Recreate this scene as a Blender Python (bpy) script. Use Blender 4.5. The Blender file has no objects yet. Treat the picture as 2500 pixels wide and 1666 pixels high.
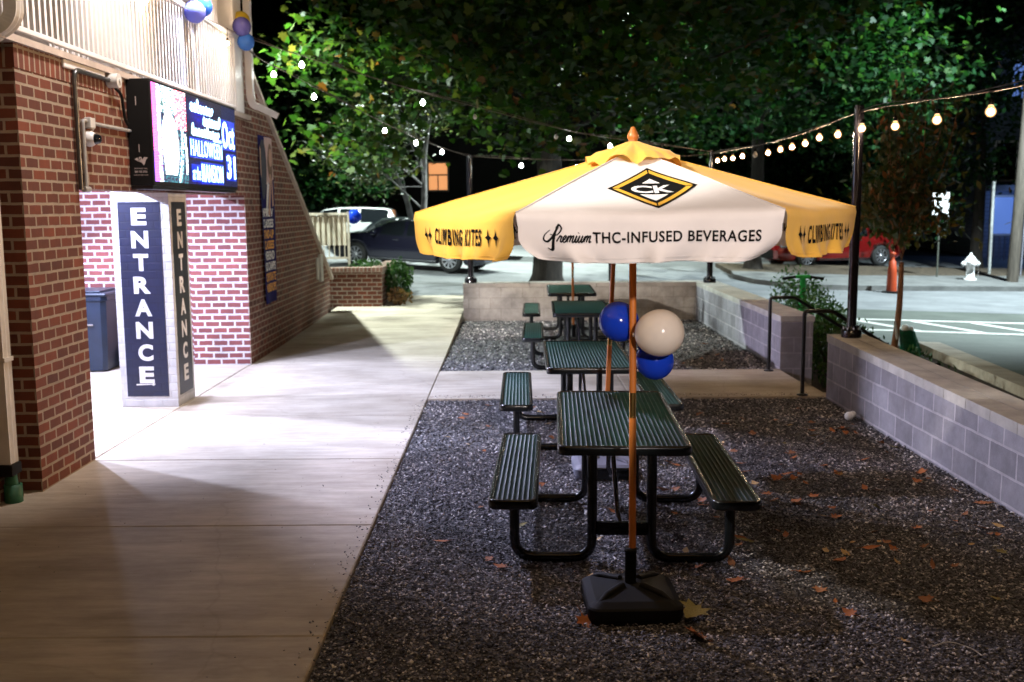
import bpy, bmesh, math, random
import numpy as np
from mathutils import Vector, Matrix

random.seed(7); RNG = np.random.default_rng(11)
PI = math.pi; rad = math.radians
S = bpy.context.scene
COL = S.collection

# ------------------------------------------------------------------ camera
P, RO = rad(7.474), rad(0.4)
F_ = Vector((0, math.cos(P), -math.sin(P))); R0 = Vector((1, 0, 0)); U0 = Vector((0, math.sin(P), math.cos(P)))
R_ = R0*math.cos(RO) - U0*math.sin(RO); U_ = U0*math.cos(RO) + R0*math.sin(RO)
cam = bpy.data.cameras.new('camera'); camo = bpy.data.objects.new('camera', cam); COL.objects.link(camo)
M = Matrix((R_, U_, -F_)).transposed().to_4x4(); M.translation = Vector((0, 0, 2.08)); camo.matrix_world = M
cam.lens = 36; cam.sensor_width = 36; cam.clip_end = 600; cam.clip_start = .05
cam.dof.use_dof = True; cam.dof.focus_distance = 6.0; cam.dof.aperture_fstop = 2.6
S.camera = camo

# ------------------------------------------------------------------ world, exposure
W = bpy.data.worlds.new('World'); S.world = W; W.use_nodes = True
nt = W.node_tree; sky = nt.nodes.new('ShaderNodeTexSky'); sky.sky_type = 'NISHITA'; sky.sun_disc = False
sky.sun_elevation = rad(-7); sky.sun_rotation = rad(150)
nt.links.new(sky.outputs[0], nt.nodes['Background'].inputs[0]); nt.nodes['Background'].inputs[1].default_value = 0.1
S.view_settings.view_transform = 'Standard'; S.view_settings.look = 'None'; S.view_settings.exposure = 0; S.view_settings.gamma = 1
S.cycles.use_denoising = True
S.cycles.sample_clamp_indirect = 4

# ------------------------------------------------------------------ lamps of the place, and added fill lights
def lamp(name, typ, loc, power, color, size=.1, target=None, cone=None, blend=.2):
    l = bpy.data.lights.new(name, typ); l.energy = power; l.color = color
    if typ == 'AREA': l.size = size
    else: l.shadow_soft_size = size
    if cone: l.spot_size = rad(cone); l.spot_blend = blend
    o = bpy.data.objects.new(name, l); COL.objects.link(o); o.location = loc
    if target is not None:
        o.rotation_euler = (Vector(target)-Vector(loc)).to_track_quat('-Z', 'Y').to_euler()
    return o
COOL = (.60, .68, 1.0); STREET = (.86, 1.0, .93); WARM = (1, .58, .27)
lamp('passage_lamp', 'POINT', (-5.4, 9.6, 2.97), 1150, COOL, .07)
lamp('passage_lamp', 'SPOT', (-5.6, 11.2, 2.97), 1900, COOL, .07, (-4.9, 11.6, 0), 122, .35)
lamp('passage_lamp', 'POINT', (-5.3, 12.3, 2.97), 160, COOL, .07)
lamp('flood_lamp', 'SPOT', (1.3, -2.8, 3.7), 2400, (1, .88, .84), .12, (.68, 5.0, 2.12), 17, .5)
lamp('flood_lamp', 'SPOT', (-3.3, 3.4, 4.7), 2500, (1, .93, .86), .10, (.40, 5.15, 2.1), 22, .6)
lamp('flood_lamp', 'SPOT', (3.52, 10.78, 3.13), 950, WARM, .08, (-3.5, 9.2, 2.6), 52, .5)
lamp('balcony_lamp_and_fill', 'SPOT', (-2.2, 8.2, 5.5), 600, (1, .91, .88), .12, (-3.5, 8.4, 4.05), 80, .5)
lamp('balcony_lamp_and_fill', 'SPOT', (-2.1, 11.4, 5.6), 650, (1, .90, .87), .12, (-3.5, 11.4, 4.1), 86, .5)
lamp('balcony_lamp_and_fill', 'SPOT', (-3.3, 11.0, 5.8), 3000, (.66, .68, 1.0), .12, (.4, 7.6, 0), 38, .7)  # added fill that brightens the gravel and tables
lamp('balcony_lamp_and_fill', 'SPOT', (-3.2, 11.0, 5.8), 3000, COOL, .12, (-2.0, 11.3, 0), 58, .5)  # added cool fill, carries the passage light across the walkway
lamp('sign_fill', 'SPOT', (-3.2, 10.9, 2.22), 2100, (.78, .78, 1.0), .05, (3.4, 8.0, .25), 33, .7)  # added fill under the sign, lights the near block wall
lamp('sign_fill', 'SPOT', (-3.2, 12.1, 2.22), 1700, (.80, .76, 1.0), .05, (3.4, 13.6, .35), 32, .7)  # second added fill, for the farther block wall
lamp('sign_fill', 'SPOT', (-3.1, 12.4, 2.2), 2300, (1, .90, .80), .05, (1.0, 19.0, .4), 30, .7)  # added fill that brightens the far wall, no fixture there
lamp('front_fill', 'POINT', (.3, 1.6, 5.2), 250, (1, .70, .42), .15)  # added warm fill for the dark foreground, not a fixture
lamp('street_lamp', 'SPOT', (-6.3, 20.2, 6.6), 8000, STREET, .15, (-3.4, 21.0, 0), 104, .3)
lamp('street_lamp', 'SPOT', (14.0, 23.6, 9.3), 20000, (.78, .95, 1.0), .15, (10.6, 25.8, 0), 100, .5)
lamp('street_lamp', 'SPOT', (3.6, 31.6, 9.2), 11000, (.86, 1.0, .92), .15, (3.0, 29.0, 0), 104, .4)
lamp('street_lamp', 'SPOT', (-3.5, 34.5, 8.8), 14000, STREET, .15, (-3.5, 34.0, 0), 88, .3)
lamp('porch_lamp', 'POINT', (19.6, 38.2, 2.2), 60, (.25, .45, 1.0), .1)

# ------------------------------------------------------------------ materials
MATS = {}
def nodes(name):
    m = bpy.data.materials.new(name); m.use_nodes = True; MATS[name] = m
    t = m.node_tree; b = t.nodes['Principled BSDF']; return m, t, b
def N(t, typ, **kw):
    n = t.nodes.new(typ)
    for k, v in kw.items(): setattr(n, k, v)
    return n
def ramp(t, fac, stops):
    r = N(t, 'ShaderNodeValToRGB'); e = r.color_ramp.elements
    while len(e) < len(stops): e.new(.5)
    for el, (p, c) in zip(e, stops): el.position = p; el.color = (*c, 1)
    t.links.new(fac, r.inputs[0]); return r.outputs[0]
def bump(t, b, h, strength=.3, dist=.01):
    n = N(t, 'ShaderNodeBump'); n.inputs['Strength'].default_value = strength; n.inputs['Distance'].default_value = dist
    t.links.new(h, n.inputs['Height']); t.links.new(n.outputs[0], b.inputs['Normal'])
def noise(t, scale, detail=4, rough=.6, coord='Object', stretch=None):
    tc = N(t, 'ShaderNodeTexCoord'); n = N(t, 'ShaderNodeTexNoise')
    n.inputs['Scale'].default_value = scale; n.inputs['Detail'].default_value = detail; n.inputs['Roughness'].default_value = rough
    src = tc.outputs[coord]
    if stretch:
        mp = N(t, 'ShaderNodeMapping'); mp.inputs['Scale'].default_value = stretch; t.links.new(src, mp.inputs[0]); src = mp.outputs[0]
    t.links.new(src, n.inputs['Vector']); return n.outputs['Fac']
def simple(name, col, rough=.5, metal=0, var=.25, scale=12, bmp=0, bdist=.004, spec=.5, coat=0, stretch=None):
    m, t, b = nodes(name)
    lo = tuple(max(0, c*(1-var)) for c in col); hi = tuple(min(1, c*(1+var)) for c in col)
    f = noise(t, scale, stretch=stretch)
    t.links.new(ramp(t, f, [(.3, lo), (.7, hi)]), b.inputs['Base Color'])
    b.inputs['Roughness'].default_value = rough; b.inputs['Metallic'].default_value = metal
    b.inputs['Specular IOR Level'].default_value = spec; b.inputs['Coat Weight'].default_value = coat
    if bmp: bump(t, b, noise(t, scale*6, stretch=stretch), bmp, bdist)
    return m
def emit(name, col, strength):
    m, t, b = nodes(name); b.inputs['Base Color'].default_value = (*[c*.5 for c in col], 1)
    b.inputs['Emission Color'].default_value = (*col, 1); b.inputs['Emission Strength'].default_value = strength
    b.inputs['Roughness'].default_value = .3
    return m
def brickmat(name, c1, c2, cm, bw=.2, rh=.085, ms=.011, rot=False, rough=.8, var=.35, bstr=.6, off=.5, smooth=.15, stain=None):
    m, t, b = nodes(name)
    uv = N(t, 'ShaderNodeUVMap'); mp = N(t, 'ShaderNodeMapping')
    if rot: mp.inputs['Rotation'].default_value = (0, 0, PI/2)
    br = N(t, 'ShaderNodeTexBrick'); br.offset = off
    wob = N(t, 'ShaderNodeTexNoise'); wob.inputs['Scale'].default_value = 9
    mx0 = N(t, 'ShaderNodeMixRGB', blend_type='LINEAR_LIGHT'); mx0.inputs[0].default_value = .006
    t.links.new(uv.outputs[0], mp.inputs[0]); t.links.new(mp.outputs[0], wob.inputs['Vector'])
    t.links.new(mp.outputs[0], mx0.inputs[1]); t.links.new(wob.outputs['Color'], mx0.inputs[2]); t.links.new(mx0.outputs[0], br.inputs['Vector'])
    for k, v in (('Color1', c1), ('Color2', c2), ('Mortar', cm)): br.inputs[k].default_value = (*v, 1)
    br.inputs['Scale'].default_value = 1; br.inputs['Mortar Size'].default_value = ms; br.inputs['Mortar Smooth'].default_value = smooth
    br.inputs['Brick Width'].default_value = bw; br.inputs['Row Height'].default_value = rh; br.inputs['Bias'].default_value = 0
    f = noise(t, 3.2, 6, .7); mx = N(t, 'ShaderNodeMixRGB', blend_type='MULTIPLY'); mx.inputs[0].default_value = 1
    t.links.new(br.outputs['Color'], mx.inputs[1]); t.links.new(ramp(t, f, [(.3, (1-var,)*3), (.72, (1.1,)*3)]), mx.inputs[2])
    out = mx.outputs[0]
    if stain:
        f3 = noise(t, 1.1, 6, .7); m3 = N(t, 'ShaderNodeMixRGB'); m3.inputs[2].default_value = (*stain, 1)
        r3 = ramp(t, f3, [(.5, (0, 0, 0)), (.68, (.7, .7, .7))]); t.links.new(r3, m3.inputs[0]); t.links.new(out, m3.inputs[1]); out = m3.outputs[0]
    t.links.new(out, b.inputs['Base Color']); b.inputs['Roughness'].default_value = rough
    inv = N(t, 'ShaderNodeMath', operation='MULTIPLY_ADD'); inv.inputs[1].default_value = -1.0; inv.inputs[2].default_value = 1
    t.links.new(br.outputs['Fac'], inv.inputs[0])
    ad = N(t, 'ShaderNodeMath', operation='MULTIPLY_ADD'); ad.inputs[1].default_value = .35
    t.links.new(noise(t, 60, 4), ad.inputs[0]); t.links.new(inv.outputs[0], ad.inputs[2]); bump(t, b, ad.outputs[0], bstr, .008)
    return m
BRK = dict(c1=(.19, .043, .016), c2=(.095, .024, .011), cm=(.34, .265, .19))
brick = brickmat('red_brick', **BRK)
brick_lit = brickmat('lit_red_brick', (.20, .045, .04), (.13, .03, .03), (.46, .43, .43), ms=.013)  # red brick with the passage lamplight put into its colours
soldier = brickmat('soldier_brick', BRK['c1'], BRK['c2'], BRK['cm'], rot=True, bw=.17, rh=.085, off=0)
navy_brick = brickmat('navy_painted_brick', (.007, .012, .045), (.007, .012, .04), (.006, .010, .036), var=.3, rough=.42, bstr=.16, smooth=.8)
white_brick = brickmat('white_painted_brick', (.62, .62, .62), (.58, .58, .58), (.56, .56, .56), var=.25, rough=.5, bstr=.5, smooth=.5)
block = brickmat('concrete_block', (.235, .225, .255), (.33, .32, .36), (.47, .44, .48), bw=.4, rh=.2, ms=.010, var=.4, rough=.85, bstr=.7, stain=(.17, .155, .165))  # grey block, the cool lavender light tinted into its colour
block_dirty = brickmat('stained_block', (.40, .37, .34), (.46, .43, .40), (.33, .30, .27), bw=.4, rh=.2, ms=.007, var=.45, rough=.9, bstr=.3, stain=(.17, .13, .105))
capm = simple('cap_concrete', (.40, .38, .35), .85, var=.2, scale=5, bmp=.2)
def concrete(name, base, dark):
    m, t, b = nodes(name)
    f = noise(t, .9, 8, .68, stretch=(1, 1.6, 1)); f2 = noise(t, 5, 6, .7, stretch=(.35, 2.2, 1))
    mx = N(t, 'ShaderNodeMixRGB', blend_type='MULTIPLY'); mx.inputs[0].default_value = 1
    t.links.new(ramp(t, f, [(.32, dark), (.62, base)]), mx.inputs[1]); t.links.new(ramp(t, f2, [(.3, (.76,)*3), (.62, (1.08,)*3)]), mx.inputs[2])
    sp = N(t, 'ShaderNodeTexVoronoi'); sp.inputs['Scale'].default_value = 2.3; tc = N(t, 'ShaderNodeTexCoord'); t.links.new(tc.outputs['Object'], sp.inputs['Vector'])
    m2 = N(t, 'ShaderNodeMixRGB', blend_type='MULTIPLY'); m2.inputs[0].default_value = 1; t.links.new(mx.outputs[0], m2.inputs[1])
    t.links.new(ramp(t, sp.outputs['Distance'], [(.018, (.25, .23, .2)), (.03, (1, 1, 1))]), m2.inputs[2])
    t.links.new(m2.outputs[0], b.inputs['Base Color']); b.inputs['Roughness'].default_value = .72; b.inputs['Specular IOR Level'].default_value = .35
    gi = N(t, 'ShaderNodeNewGeometry'); m3 = N(t, 'ShaderNodeMixRGB', blend_type='MULTIPLY'); m3.inputs[0].default_value = 1; t.links.new(m2.outputs[0], m3.inputs[1])
    t.links.new(ramp(t, gi.outputs['Random Per Island'], [(0, (.88, .88, .88)), (1, (1.04, 1.04, 1.04))]), m3.inputs[2])
    cr = N(t, 'ShaderNodeTexVoronoi', feature='DISTANCE_TO_EDGE'); cr.inputs['Scale'].default_value = .35; cw = N(t, 'ShaderNodeMixRGB', blend_type='LINEAR_LIGHT'); cw.inputs[0].default_value = .12
    wn = N(t, 'ShaderNodeTexNoise'); wn.inputs['Scale'].default_value = 2.2; wn.inputs['Detail'].default_value = 6; t.links.new(tc.outputs['Object'], wn.inputs['Vector'])
    t.links.new(tc.outputs['Object'], cw.inputs[1]); t.links.new(wn.outputs['Color'], cw.inputs[2]); t.links.new(cw.outputs[0], cr.inputs['Vector'])
    m4 = N(t, 'ShaderNodeMixRGB', blend_type='MULTIPLY'); m4.inputs[0].default_value = .22; t.links.new(m3.outputs[0], m4.inputs[1]); t.links.new(ramp(t, cr.outputs['Distance'], [(.0, (.5, .47, .42)), (.0016, (1, 1, 1))]), m4.inputs[2])
    t.links.new(m4.outputs[0], b.inputs['Base Color'])
    bump(t, b, noise(t, 70, 5, stretch=(.4, 1.5, 1)), .12, .004); return m
conc = concrete('walk_concrete', (.47, .405, .325), (.31, .26, .20))
road_m = concrete('worn_asphalt', (.20, .205, .21), (.125, .13, .135))
park_m = concrete('shaded_asphalt', (.095, .108, .09), (.055, .064, .052))  # road asphalt with shade and greenish light put into the colour
verge_m = simple('leafy_verge', (.075, .055, .035), .95, var=.7, scale=9, bmp=.6, bdist=.03)
soil = simple('dark_soil', (.035, .026, .02), .95, var=.6, scale=8, bmp=.6, bdist=.03)
line_m = simple('road_paint', (.55, .55, .5), .7, var=.3, scale=14)
def gravelmat():
    m, t, b = nodes('gravel_ground')
    tc = N(t, 'ShaderNodeTexCoord'); v = N(t, 'ShaderNodeTexVoronoi'); v.inputs['Scale'].default_value = 55
    t.links.new(tc.outputs['Object'], v.inputs['Vector'])
    sx = N(t, 'ShaderNodeSeparateColor'); t.links.new(v.outputs['Color'], sx.inputs[0])
    t.links.new(ramp(t, sx.outputs[0], [(.0, (.03, .028, .03)), (.6, (.10, .095, .10)), (1, (.24, .22, .21))]), b.inputs['Base Color'])
    b.inputs['Roughness'].default_value = .9
    bump(t, b, v.outputs['Distance'], 1, .02); return m
grav_g = gravelmat()
def islandmat(name, stops, rough=.7, trans=0, spec=.5):
    m, t, b = nodes(name); g = N(t, 'ShaderNodeNewGeometry'); c = ramp(t, g.outputs['Random Per Island'], stops)
    t.links.new(c, b.inputs['Base Color']); b.inputs['Roughness'].default_value = rough; b.inputs['Specular IOR Level'].default_value = spec
    if trans:
        tr = N(t, 'ShaderNodeBsdfTranslucent'); mx = N(t, 'ShaderNodeMixShader'); mx.inputs[0].default_value = trans
        bc = N(t, 'ShaderNodeMixRGB', blend_type='MULTIPLY'); bc.inputs[0].default_value = 1; bc.inputs[2].default_value = (1.5, 1.7, .8, 1)
        t.links.new(c, bc.inputs[1]); t.links.new(bc.outputs[0], tr.inputs[0])
        t.links.new(b.outputs[0], mx.inputs[1]); t.links.new(tr.outputs[0], mx.inputs[2]); t.links.new(mx.outputs[0], t.nodes['Material Output'].inputs[0])
    return m
chips = islandmat('gravel_chips', [(0, (.02, .018, .02)), (.45, (.085, .078, .088)), (.78, (.27, .255, .265)), (1, (.9, .85, .8))], .7)
t = chips.node_tree; b = t.nodes['Principled BSDF']; mx = N(t, 'ShaderNodeMixRGB', blend_type='MULTIPLY'); mx.inputs[0].default_value = 1
t.links.new(b.inputs['Base Color'].links[0].from_socket, mx.inputs[1]); t.links.new(ramp(t, noise(t, .9, 5, .7), [(.34, (.30, .28, .27)), (.5, (.85, .83, .83)), (.7, (1.25, 1.2, 1.2))]), mx.inputs[2]); t.links.new(mx.outputs[0], b.inputs['Base Color'])
leaf_green = islandmat('maple_leaves', [(0, (.009, .030, .005)), (.5, (.021, .054, .009)), (.9, (.046, .070, .012)), (.97, (.07, .055, .015)), (1, (.14, .046, .012))], .45, .45, .18)
leaf_dark = islandmat('dark_leaves', [(0, (.005, .024, .008)), (.6, (.011, .042, .012)), (1, (.026, .056, .012))], .5, .4, .15)
leaf_brown = islandmat('autumn_leaves', [(0, (.028, .045, .013)), (.6, (.065, .068, .02)), (.88, (.13, .085, .03)), (1, (.36, .11, .035))], .45, .35)
leaf_pale = islandmat('pale_leaves', [(0, (.02, .045, .016)), (.6, (.05, .07, .03)), (1, (.11, .10, .055))], .45, .35)
hedge_m = islandmat('hedge_leaves', [(0, (.012, .045, .010)), (.7, (.035, .095, .022)), (1, (.07, .13, .04))], .45, .3)
drym = islandmat('dry_leaves', [(0, (.12, .06, .025)), (1, (.26, .15, .06))], .7, .3)
bark = simple('dark_bark', (.030, .023, .018), .9, var=.5, scale=6, bmp=.9, bdist=.03, stretch=(3, 3, .5))
bark_pale = simple('pale_bark', (.20, .19, .195), .85, var=.4, scale=5, bmp=.5, bdist=.02)
bark_red = simple('reddish_bark', (.34, .15, .075), .8, var=.4, scale=14, bmp=.4)
white_metal = simple('white_painted_metal', (.78, .76, .75), .4, var=.06, scale=4)
white_pvc = simple('white_downpipe_paint', (.60, .585, .55), .45, var=.12, scale=5)
offwhite = simple('coping_paint', (.50, .42, .36), .6, var=.15, scale=6)
black_metal = simple('black_powder_coat', (.006, .006, .007), .28, var=.3, scale=10, spec=.55)
pole_m = simple('black_gloss_pole', (.010, .009, .013), .16, var=.2, scale=10, spec=.7, coat=.5)
green_coat = simple('green_plastisol', (.003, .031, .020), .5, var=.3, scale=10, spec=.45)
black_coat = simple('black_plastisol', (.007, .009, .010), .24, var=.3, scale=10, spec=.6)
wood = simple('stained_wood', (.42, .13, .022), .38, var=.3, scale=5, bmp=.1, stretch=(8, 8, .6))
brass = simple('brass', (.65, .42, .14), .25, 1, var=.1)
black_plastic = simple('black_plastic', (.004, .0037, .0034), .65, var=.35, scale=3, bmp=.08, spec=.2)
grey_plastic = simple('grey_plastic', (.20, .20, .24), .5, var=.2, scale=4)
navy_plastic = simple('navy_bin_plastic', (.006, .012, .026), .35, var=.25, scale=4)
rubber = simple('tyre_rubber', (.012, .012, .012), .8, var=.3)
alloy = simple('alloy_wheel', (.55, .55, .6), .3, .9, var=.1)
glass = simple('dark_car_glass', (.008, .010, .012), .06, var=.1, spec=.8)
chrome = simple('chrome', (.6, .6, .62), .15, 1, var=.05)
ink = simple('black_print', (.004, .004, .004), .9, var=.1, spec=.1)
orange_ink = simple('orange_print', (.80, .36, .05), .6, var=.08)
gold_ink = simple('gold_print', (.62, .35, .035), .6, var=.08)
white_ink = simple('white_print', (.75, .74, .73), .6, var=.06)
def fabric(name, col, trans=.22):
    m, t, b = nodes(name); f = noise(t, 4, 5); lo = tuple(c*.93 for c in col); hi = tuple(min(1, c*1.04) for c in col)
    c = ramp(t, f, [(.3, lo), (.7, hi)]); t.links.new(c, b.inputs['Base Color']); b.inputs['Roughness'].default_value = .75; b.inputs['Specular IOR Level'].default_value = .25
    b.inputs['Sheen Weight'].default_value = .15
    bb = N(t, 'ShaderNodeMath', operation='MULTIPLY_ADD'); bb.inputs[1].default_value = .06; t.links.new(noise(t, 500, 2), bb.inputs[0]); t.links.new(noise(t, 3.2, 2, .5, stretch=(1, 1, .6)), bb.inputs[2]); bump(t, b, bb.outputs[0], .4, .03)
    tr = N(t, 'ShaderNodeBsdfTranslucent'); mx = N(t, 'ShaderNodeMixShader'); mx.inputs[0].default_value = trans
    t.links.new(c, tr.inputs[0]); t.links.new(b.outputs[0], mx.inputs[1]); t.links.new(tr.outputs[0], mx.inputs[2]); t.links.new(mx.outputs[0], t.nodes['Material Output'].inputs[0])
    return m
yellow_fab = fabric('yellow_canvas', (.86, .49, .075)); white_fab = fabric('white_canvas', (.78, .74, .72))
def balloonm(name, col):
    m, t, b = nodes(name); f = noise(t, 3, 2); c = ramp(t, f, [(.3, tuple(x*.94 for x in col)), (.7, col)])
    t.links.new(c, b.inputs['Base Color']); b.inputs['Roughness'].default_value = .12; b.inputs['Specular IOR Level'].default_value = .55
    tr = N(t, 'ShaderNodeBsdfTranslucent'); mx = N(t, 'ShaderNodeMixShader'); mx.inputs[0].default_value = .3
    t.links.new(c, tr.inputs[0]); t.links.new(b.outputs[0], mx.inputs[1]); t.links.new(tr.outputs[0], mx.inputs[2]); t.links.new(mx.outputs[0], t.nodes['Material Output'].inputs[0])
    return m
bl_blue = balloonm('blue_latex', (.012, .055, .55)); bl_white = balloonm('cream_latex', (.80, .72, .62)); bl_lilac = balloonm('lilac_latex', (.22, .25, .72))
bl_purple = balloonm('violet_latex', (.13, .12, .45)); bl_yellow = balloonm('yellow_latex', (.75, .55, .05)); bl_sky = balloonm('sky_blue_latex', (.06, .22, .75))
bulb_w = emit('warm_bulb', (1, .66, .38), 250); m, t, b = nodes('bulb_glass'); em = N(t, 'ShaderNodeEmission'); em.inputs[0].default_value = (1, .50, .20, 1); em.inputs[1].default_value = 3.2; tr = N(t, 'ShaderNodeBsdfTransparent'); mx = N(t, 'ShaderNodeMixShader'); mx.inputs[0].default_value = .35
t.links.new(tr.outputs[0], mx.inputs[1]); t.links.new(em.outputs[0], mx.inputs[2]); t.links.new(mx.outputs[0], t.nodes['Material Output'].inputs[0]); bulb_glass = m; fil_m = emit('white_hot_filament', (1, .70, .42), 800)
bulb_c = emit('cool_bulb', (.93, 1, .93), 75); bulb_off = simple('unlit_bulb_glass', (.5, .46, .4), .1, var=.1, spec=.8)

# ------------------------------------------------------------------ mesh builder
class MB:
    def __init__(s): s.v = []; s.f = []; s.m = []; s.sm = []
    def add(s, vs, fs, m=0, smooth=False):
        o = len(s.v); s.v += [tuple(p) for p in vs]
        for f in fs: s.f.append(tuple(i+o for i in f)); s.m.append(m); s.sm.append(smooth)
        return s
    def box(s, x0, x1, y0, y1, z0, z1, m=0, b=0):
        if b:
            bm = bmesh.new(); bmesh.ops.create_cube(bm, size=1)
            for q in bm.verts: q.co = Vector(((x0+x1)/2+q.co.x*(x1-x0), (y0+y1)/2+q.co.y*(y1-y0), (z0+z1)/2+q.co.z*(z1-z0)))
            bmesh.ops.bevel(bm, geom=bm.edges[:], offset=b, segments=2, affect='EDGES', profile=.5)
            bm.verts.index_update(); s.add([q.co[:] for q in bm.verts], [[q.index for q in f.verts] for f in bm.faces], m); bm.free(); return s
        vs = [(x, y, z) for x in (x0, x1) for y in (y0, y1) for z in (z0, z1)]
        return s.add(vs, [(0, 1, 3, 2), (4, 6, 7, 5), (0, 4, 5, 1), (2, 3, 7, 6), (0, 2, 6, 4), (1, 5, 7, 3)], m)
    def loft(s, rings, m=0, caps=True, smooth=True, closed=True):
        n = len(rings[0]); vs = [p for r in rings for p in r]; fs = []
        for i in range(len(rings)-1):
            for j in range(n if closed else n-1):
                k = (j+1) % n; fs.append((i*n+j, i*n+k, (i+1)*n+k, (i+1)*n+j))
        s.add(vs, fs, m, smooth)
        if caps and closed:
            s.add(rings[0], [tuple(range(n))[::-1]], m); s.add(rings[-1], [tuple(range(n))], m)
        return s
    def tube(s, path, r, n=10, m=0, caps=True):
        path = [Vector(p) for p in path]; rs = r if isinstance(r, (list, tuple)) else [r]*len(path); rings = []
        t0 = (path[1]-path[0]).normalized(); up = Vector((0, 0, 1)) if abs(t0.z) < .9 else Vector((1, 0, 0)); nx = t0.cross(up).normalized()
        for i, p in enumerate(path):
            t = ((path[min(i+1, len(path)-1)]-p).normalized() + (p-path[max(i-1, 0)]).normalized())
            t = t.normalized() if t.length > 1e-6 else t0
            nx = (nx - t*nx.dot(t)); nx = nx.normalized() if nx.length > 1e-6 else t.orthogonal().normalized(); ny = t.cross(nx)
            rings.append([tuple(p + nx*(rs[i]*math.cos(2*PI*j/n)) + ny*(rs[i]*math.sin(2*PI*j/n))) for j in range(n)])
        return s.loft(rings, m, caps)
    def lathe(s, prof, c=(0, 0, 0), n=20, m=0, axis='z', smooth=True, caps=True):
        rings = []
        for r, h in prof:
            ring = []
            for j in range(n):
                a = 2*PI*j/n; x, y = r*math.cos(a), r*math.sin(a)
                ring.append((c[0]+x, c[1]+y, c[2]+h) if axis == 'z' else (c[0]+x, c[1]+h, c[2]+y) if axis == 'y' else (c[0]+h, c[1]+x, c[2]+y))
            rings.append(ring)
        return s.loft(rings, m, caps, smooth)
    def ball(s, c, r, m=0, n=20, k=12, sz=1.0):
        return s.lathe([(max(r*math.sin(PI*i/k), r*.01), -r*sz*math.cos(PI*i/k)) for i in range(k+1)], c, n, m)
    def build(s, name, mats, parent=None, loc=None, world=True):
        if not isinstance(mats, (list, tuple)): mats = [mats]
        V = np.array(s.v, dtype=np.float64).reshape(-1, 3)
        off = np.zeros(3)
        if parent is not None and world: off = np.array(WLOC.get(parent.name, (0, 0, 0)))
        elif loc is not None: off = np.array(loc)
        me = bpy.data.meshes.new(name); me.from_pydata((V-off).tolist(), [], s.f); me.update()
        for mt in mats: me.materials.append(mt)
        me.polygons.foreach_set('material_index', s.m); me.polygons.foreach_set('use_smooth', s.sm)
        boxuv(me, off)
        o = bpy.data.objects.new(name, me); COL.objects.link(o)
        if parent is not None: o.parent = parent; WLOC[o.name] = off
        elif loc is not None: o.location = loc; WLOC[o.name] = off
        return o
WLOC = {}
def boxuv(me, off):
    nl = len(me.loops); vi = np.empty(nl, int); me.loops.foreach_get('vertex_index', vi)
    co = np.empty(len(me.vertices)*3); me.vertices.foreach_get('co', co); co = co.reshape(-1, 3)+off
    nr = np.empty(len(me.polygons)*3); me.polygons.foreach_get('normal', nr); nr = np.abs(nr.reshape(-1, 3))
    tot = np.empty(len(me.polygons), int); me.polygons.foreach_get('loop_total', tot)
    ax = np.repeat(np.argmax(nr, 1), tot); c = co[vi]
    u = np.where(ax == 0, c[:, 1], c[:, 0]); v = np.where(ax == 2, c[:, 1], c[:, 2])
    lay = me.uv_layers.new(name='UVMap'); lay.data.foreach_set('uv', np.stack([u, v], 1).ravel())
def tag(o, label=None, cat=None, group=None, kind=None):
    if label: o['label'] = label
    if cat: o['category'] = cat
    if group: o['group'] = group
    if kind: o['kind'] = kind
    return o
def thing(name, label, cat, loc=(0, 0, 0), rz=0, group=None):
    o = bpy.data.objects.new(name, None); COL.objects.link(o); o.location = loc; o.rotation_euler = (0, 0, rz); o.empty_display_size = .1
    WLOC[o.name] = np.array(loc, float); return tag(o, label, cat, group)
def dup(root, loc, rz=None, label=None):
    def cp(o, par):
        c = o.copy(); COL.objects.link(c)
        if par is not None: c.parent = par
        for ch in [x for x in KIDS.get(o.name, [])]: cp(ch, c)
        return c
    KIDS = {}
    for o in COL.objects:
        if o.parent: KIDS.setdefault(o.parent.name, []).append(o)
    r = cp(root, None); r.location = loc
    if rz is not None: r.rotation_euler[2] = rz
    if label: r['label'] = label
    return r
def struct(name, mb, mats): return tag(mb.build(name, mats), kind='structure')
def bez(pts, r=.08, n=6):
    pts = [Vector(p) for p in pts]; out = [pts[0]]
    for i in range(1, len(pts)-1):
        a, b, c = pts[i-1], pts[i], pts[i+1]; d1 = (a-b); d2 = (c-b); k = min(r, d1.length*.49, d2.length*.49)
        p, q = b+d1.normalized()*k, b+d2.normalized()*k
        for j in range(n+1):
            t = j/n; out.append(p*(1-t)**2 + b*2*t*(1-t) + q*t*t)
    out.append(pts[-1]); return out
def spline(pts, n=8):
    pts = [Vector(p) for p in pts]; out = []
    for i in range(len(pts)-1):
        p0, p1, p2, p3 = pts[max(i-1, 0)], pts[i], pts[i+1], pts[min(i+2, len(pts)-1)]
        for j in range(n):
            t = j/n; out.append(.5*((2*p1)+(p2-p0)*t+(2*p0-5*p1+4*p2-p3)*t*t+(3*p1-p0-3*p2+p3)*t**3))
    out.append(pts[-1]); return out
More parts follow.
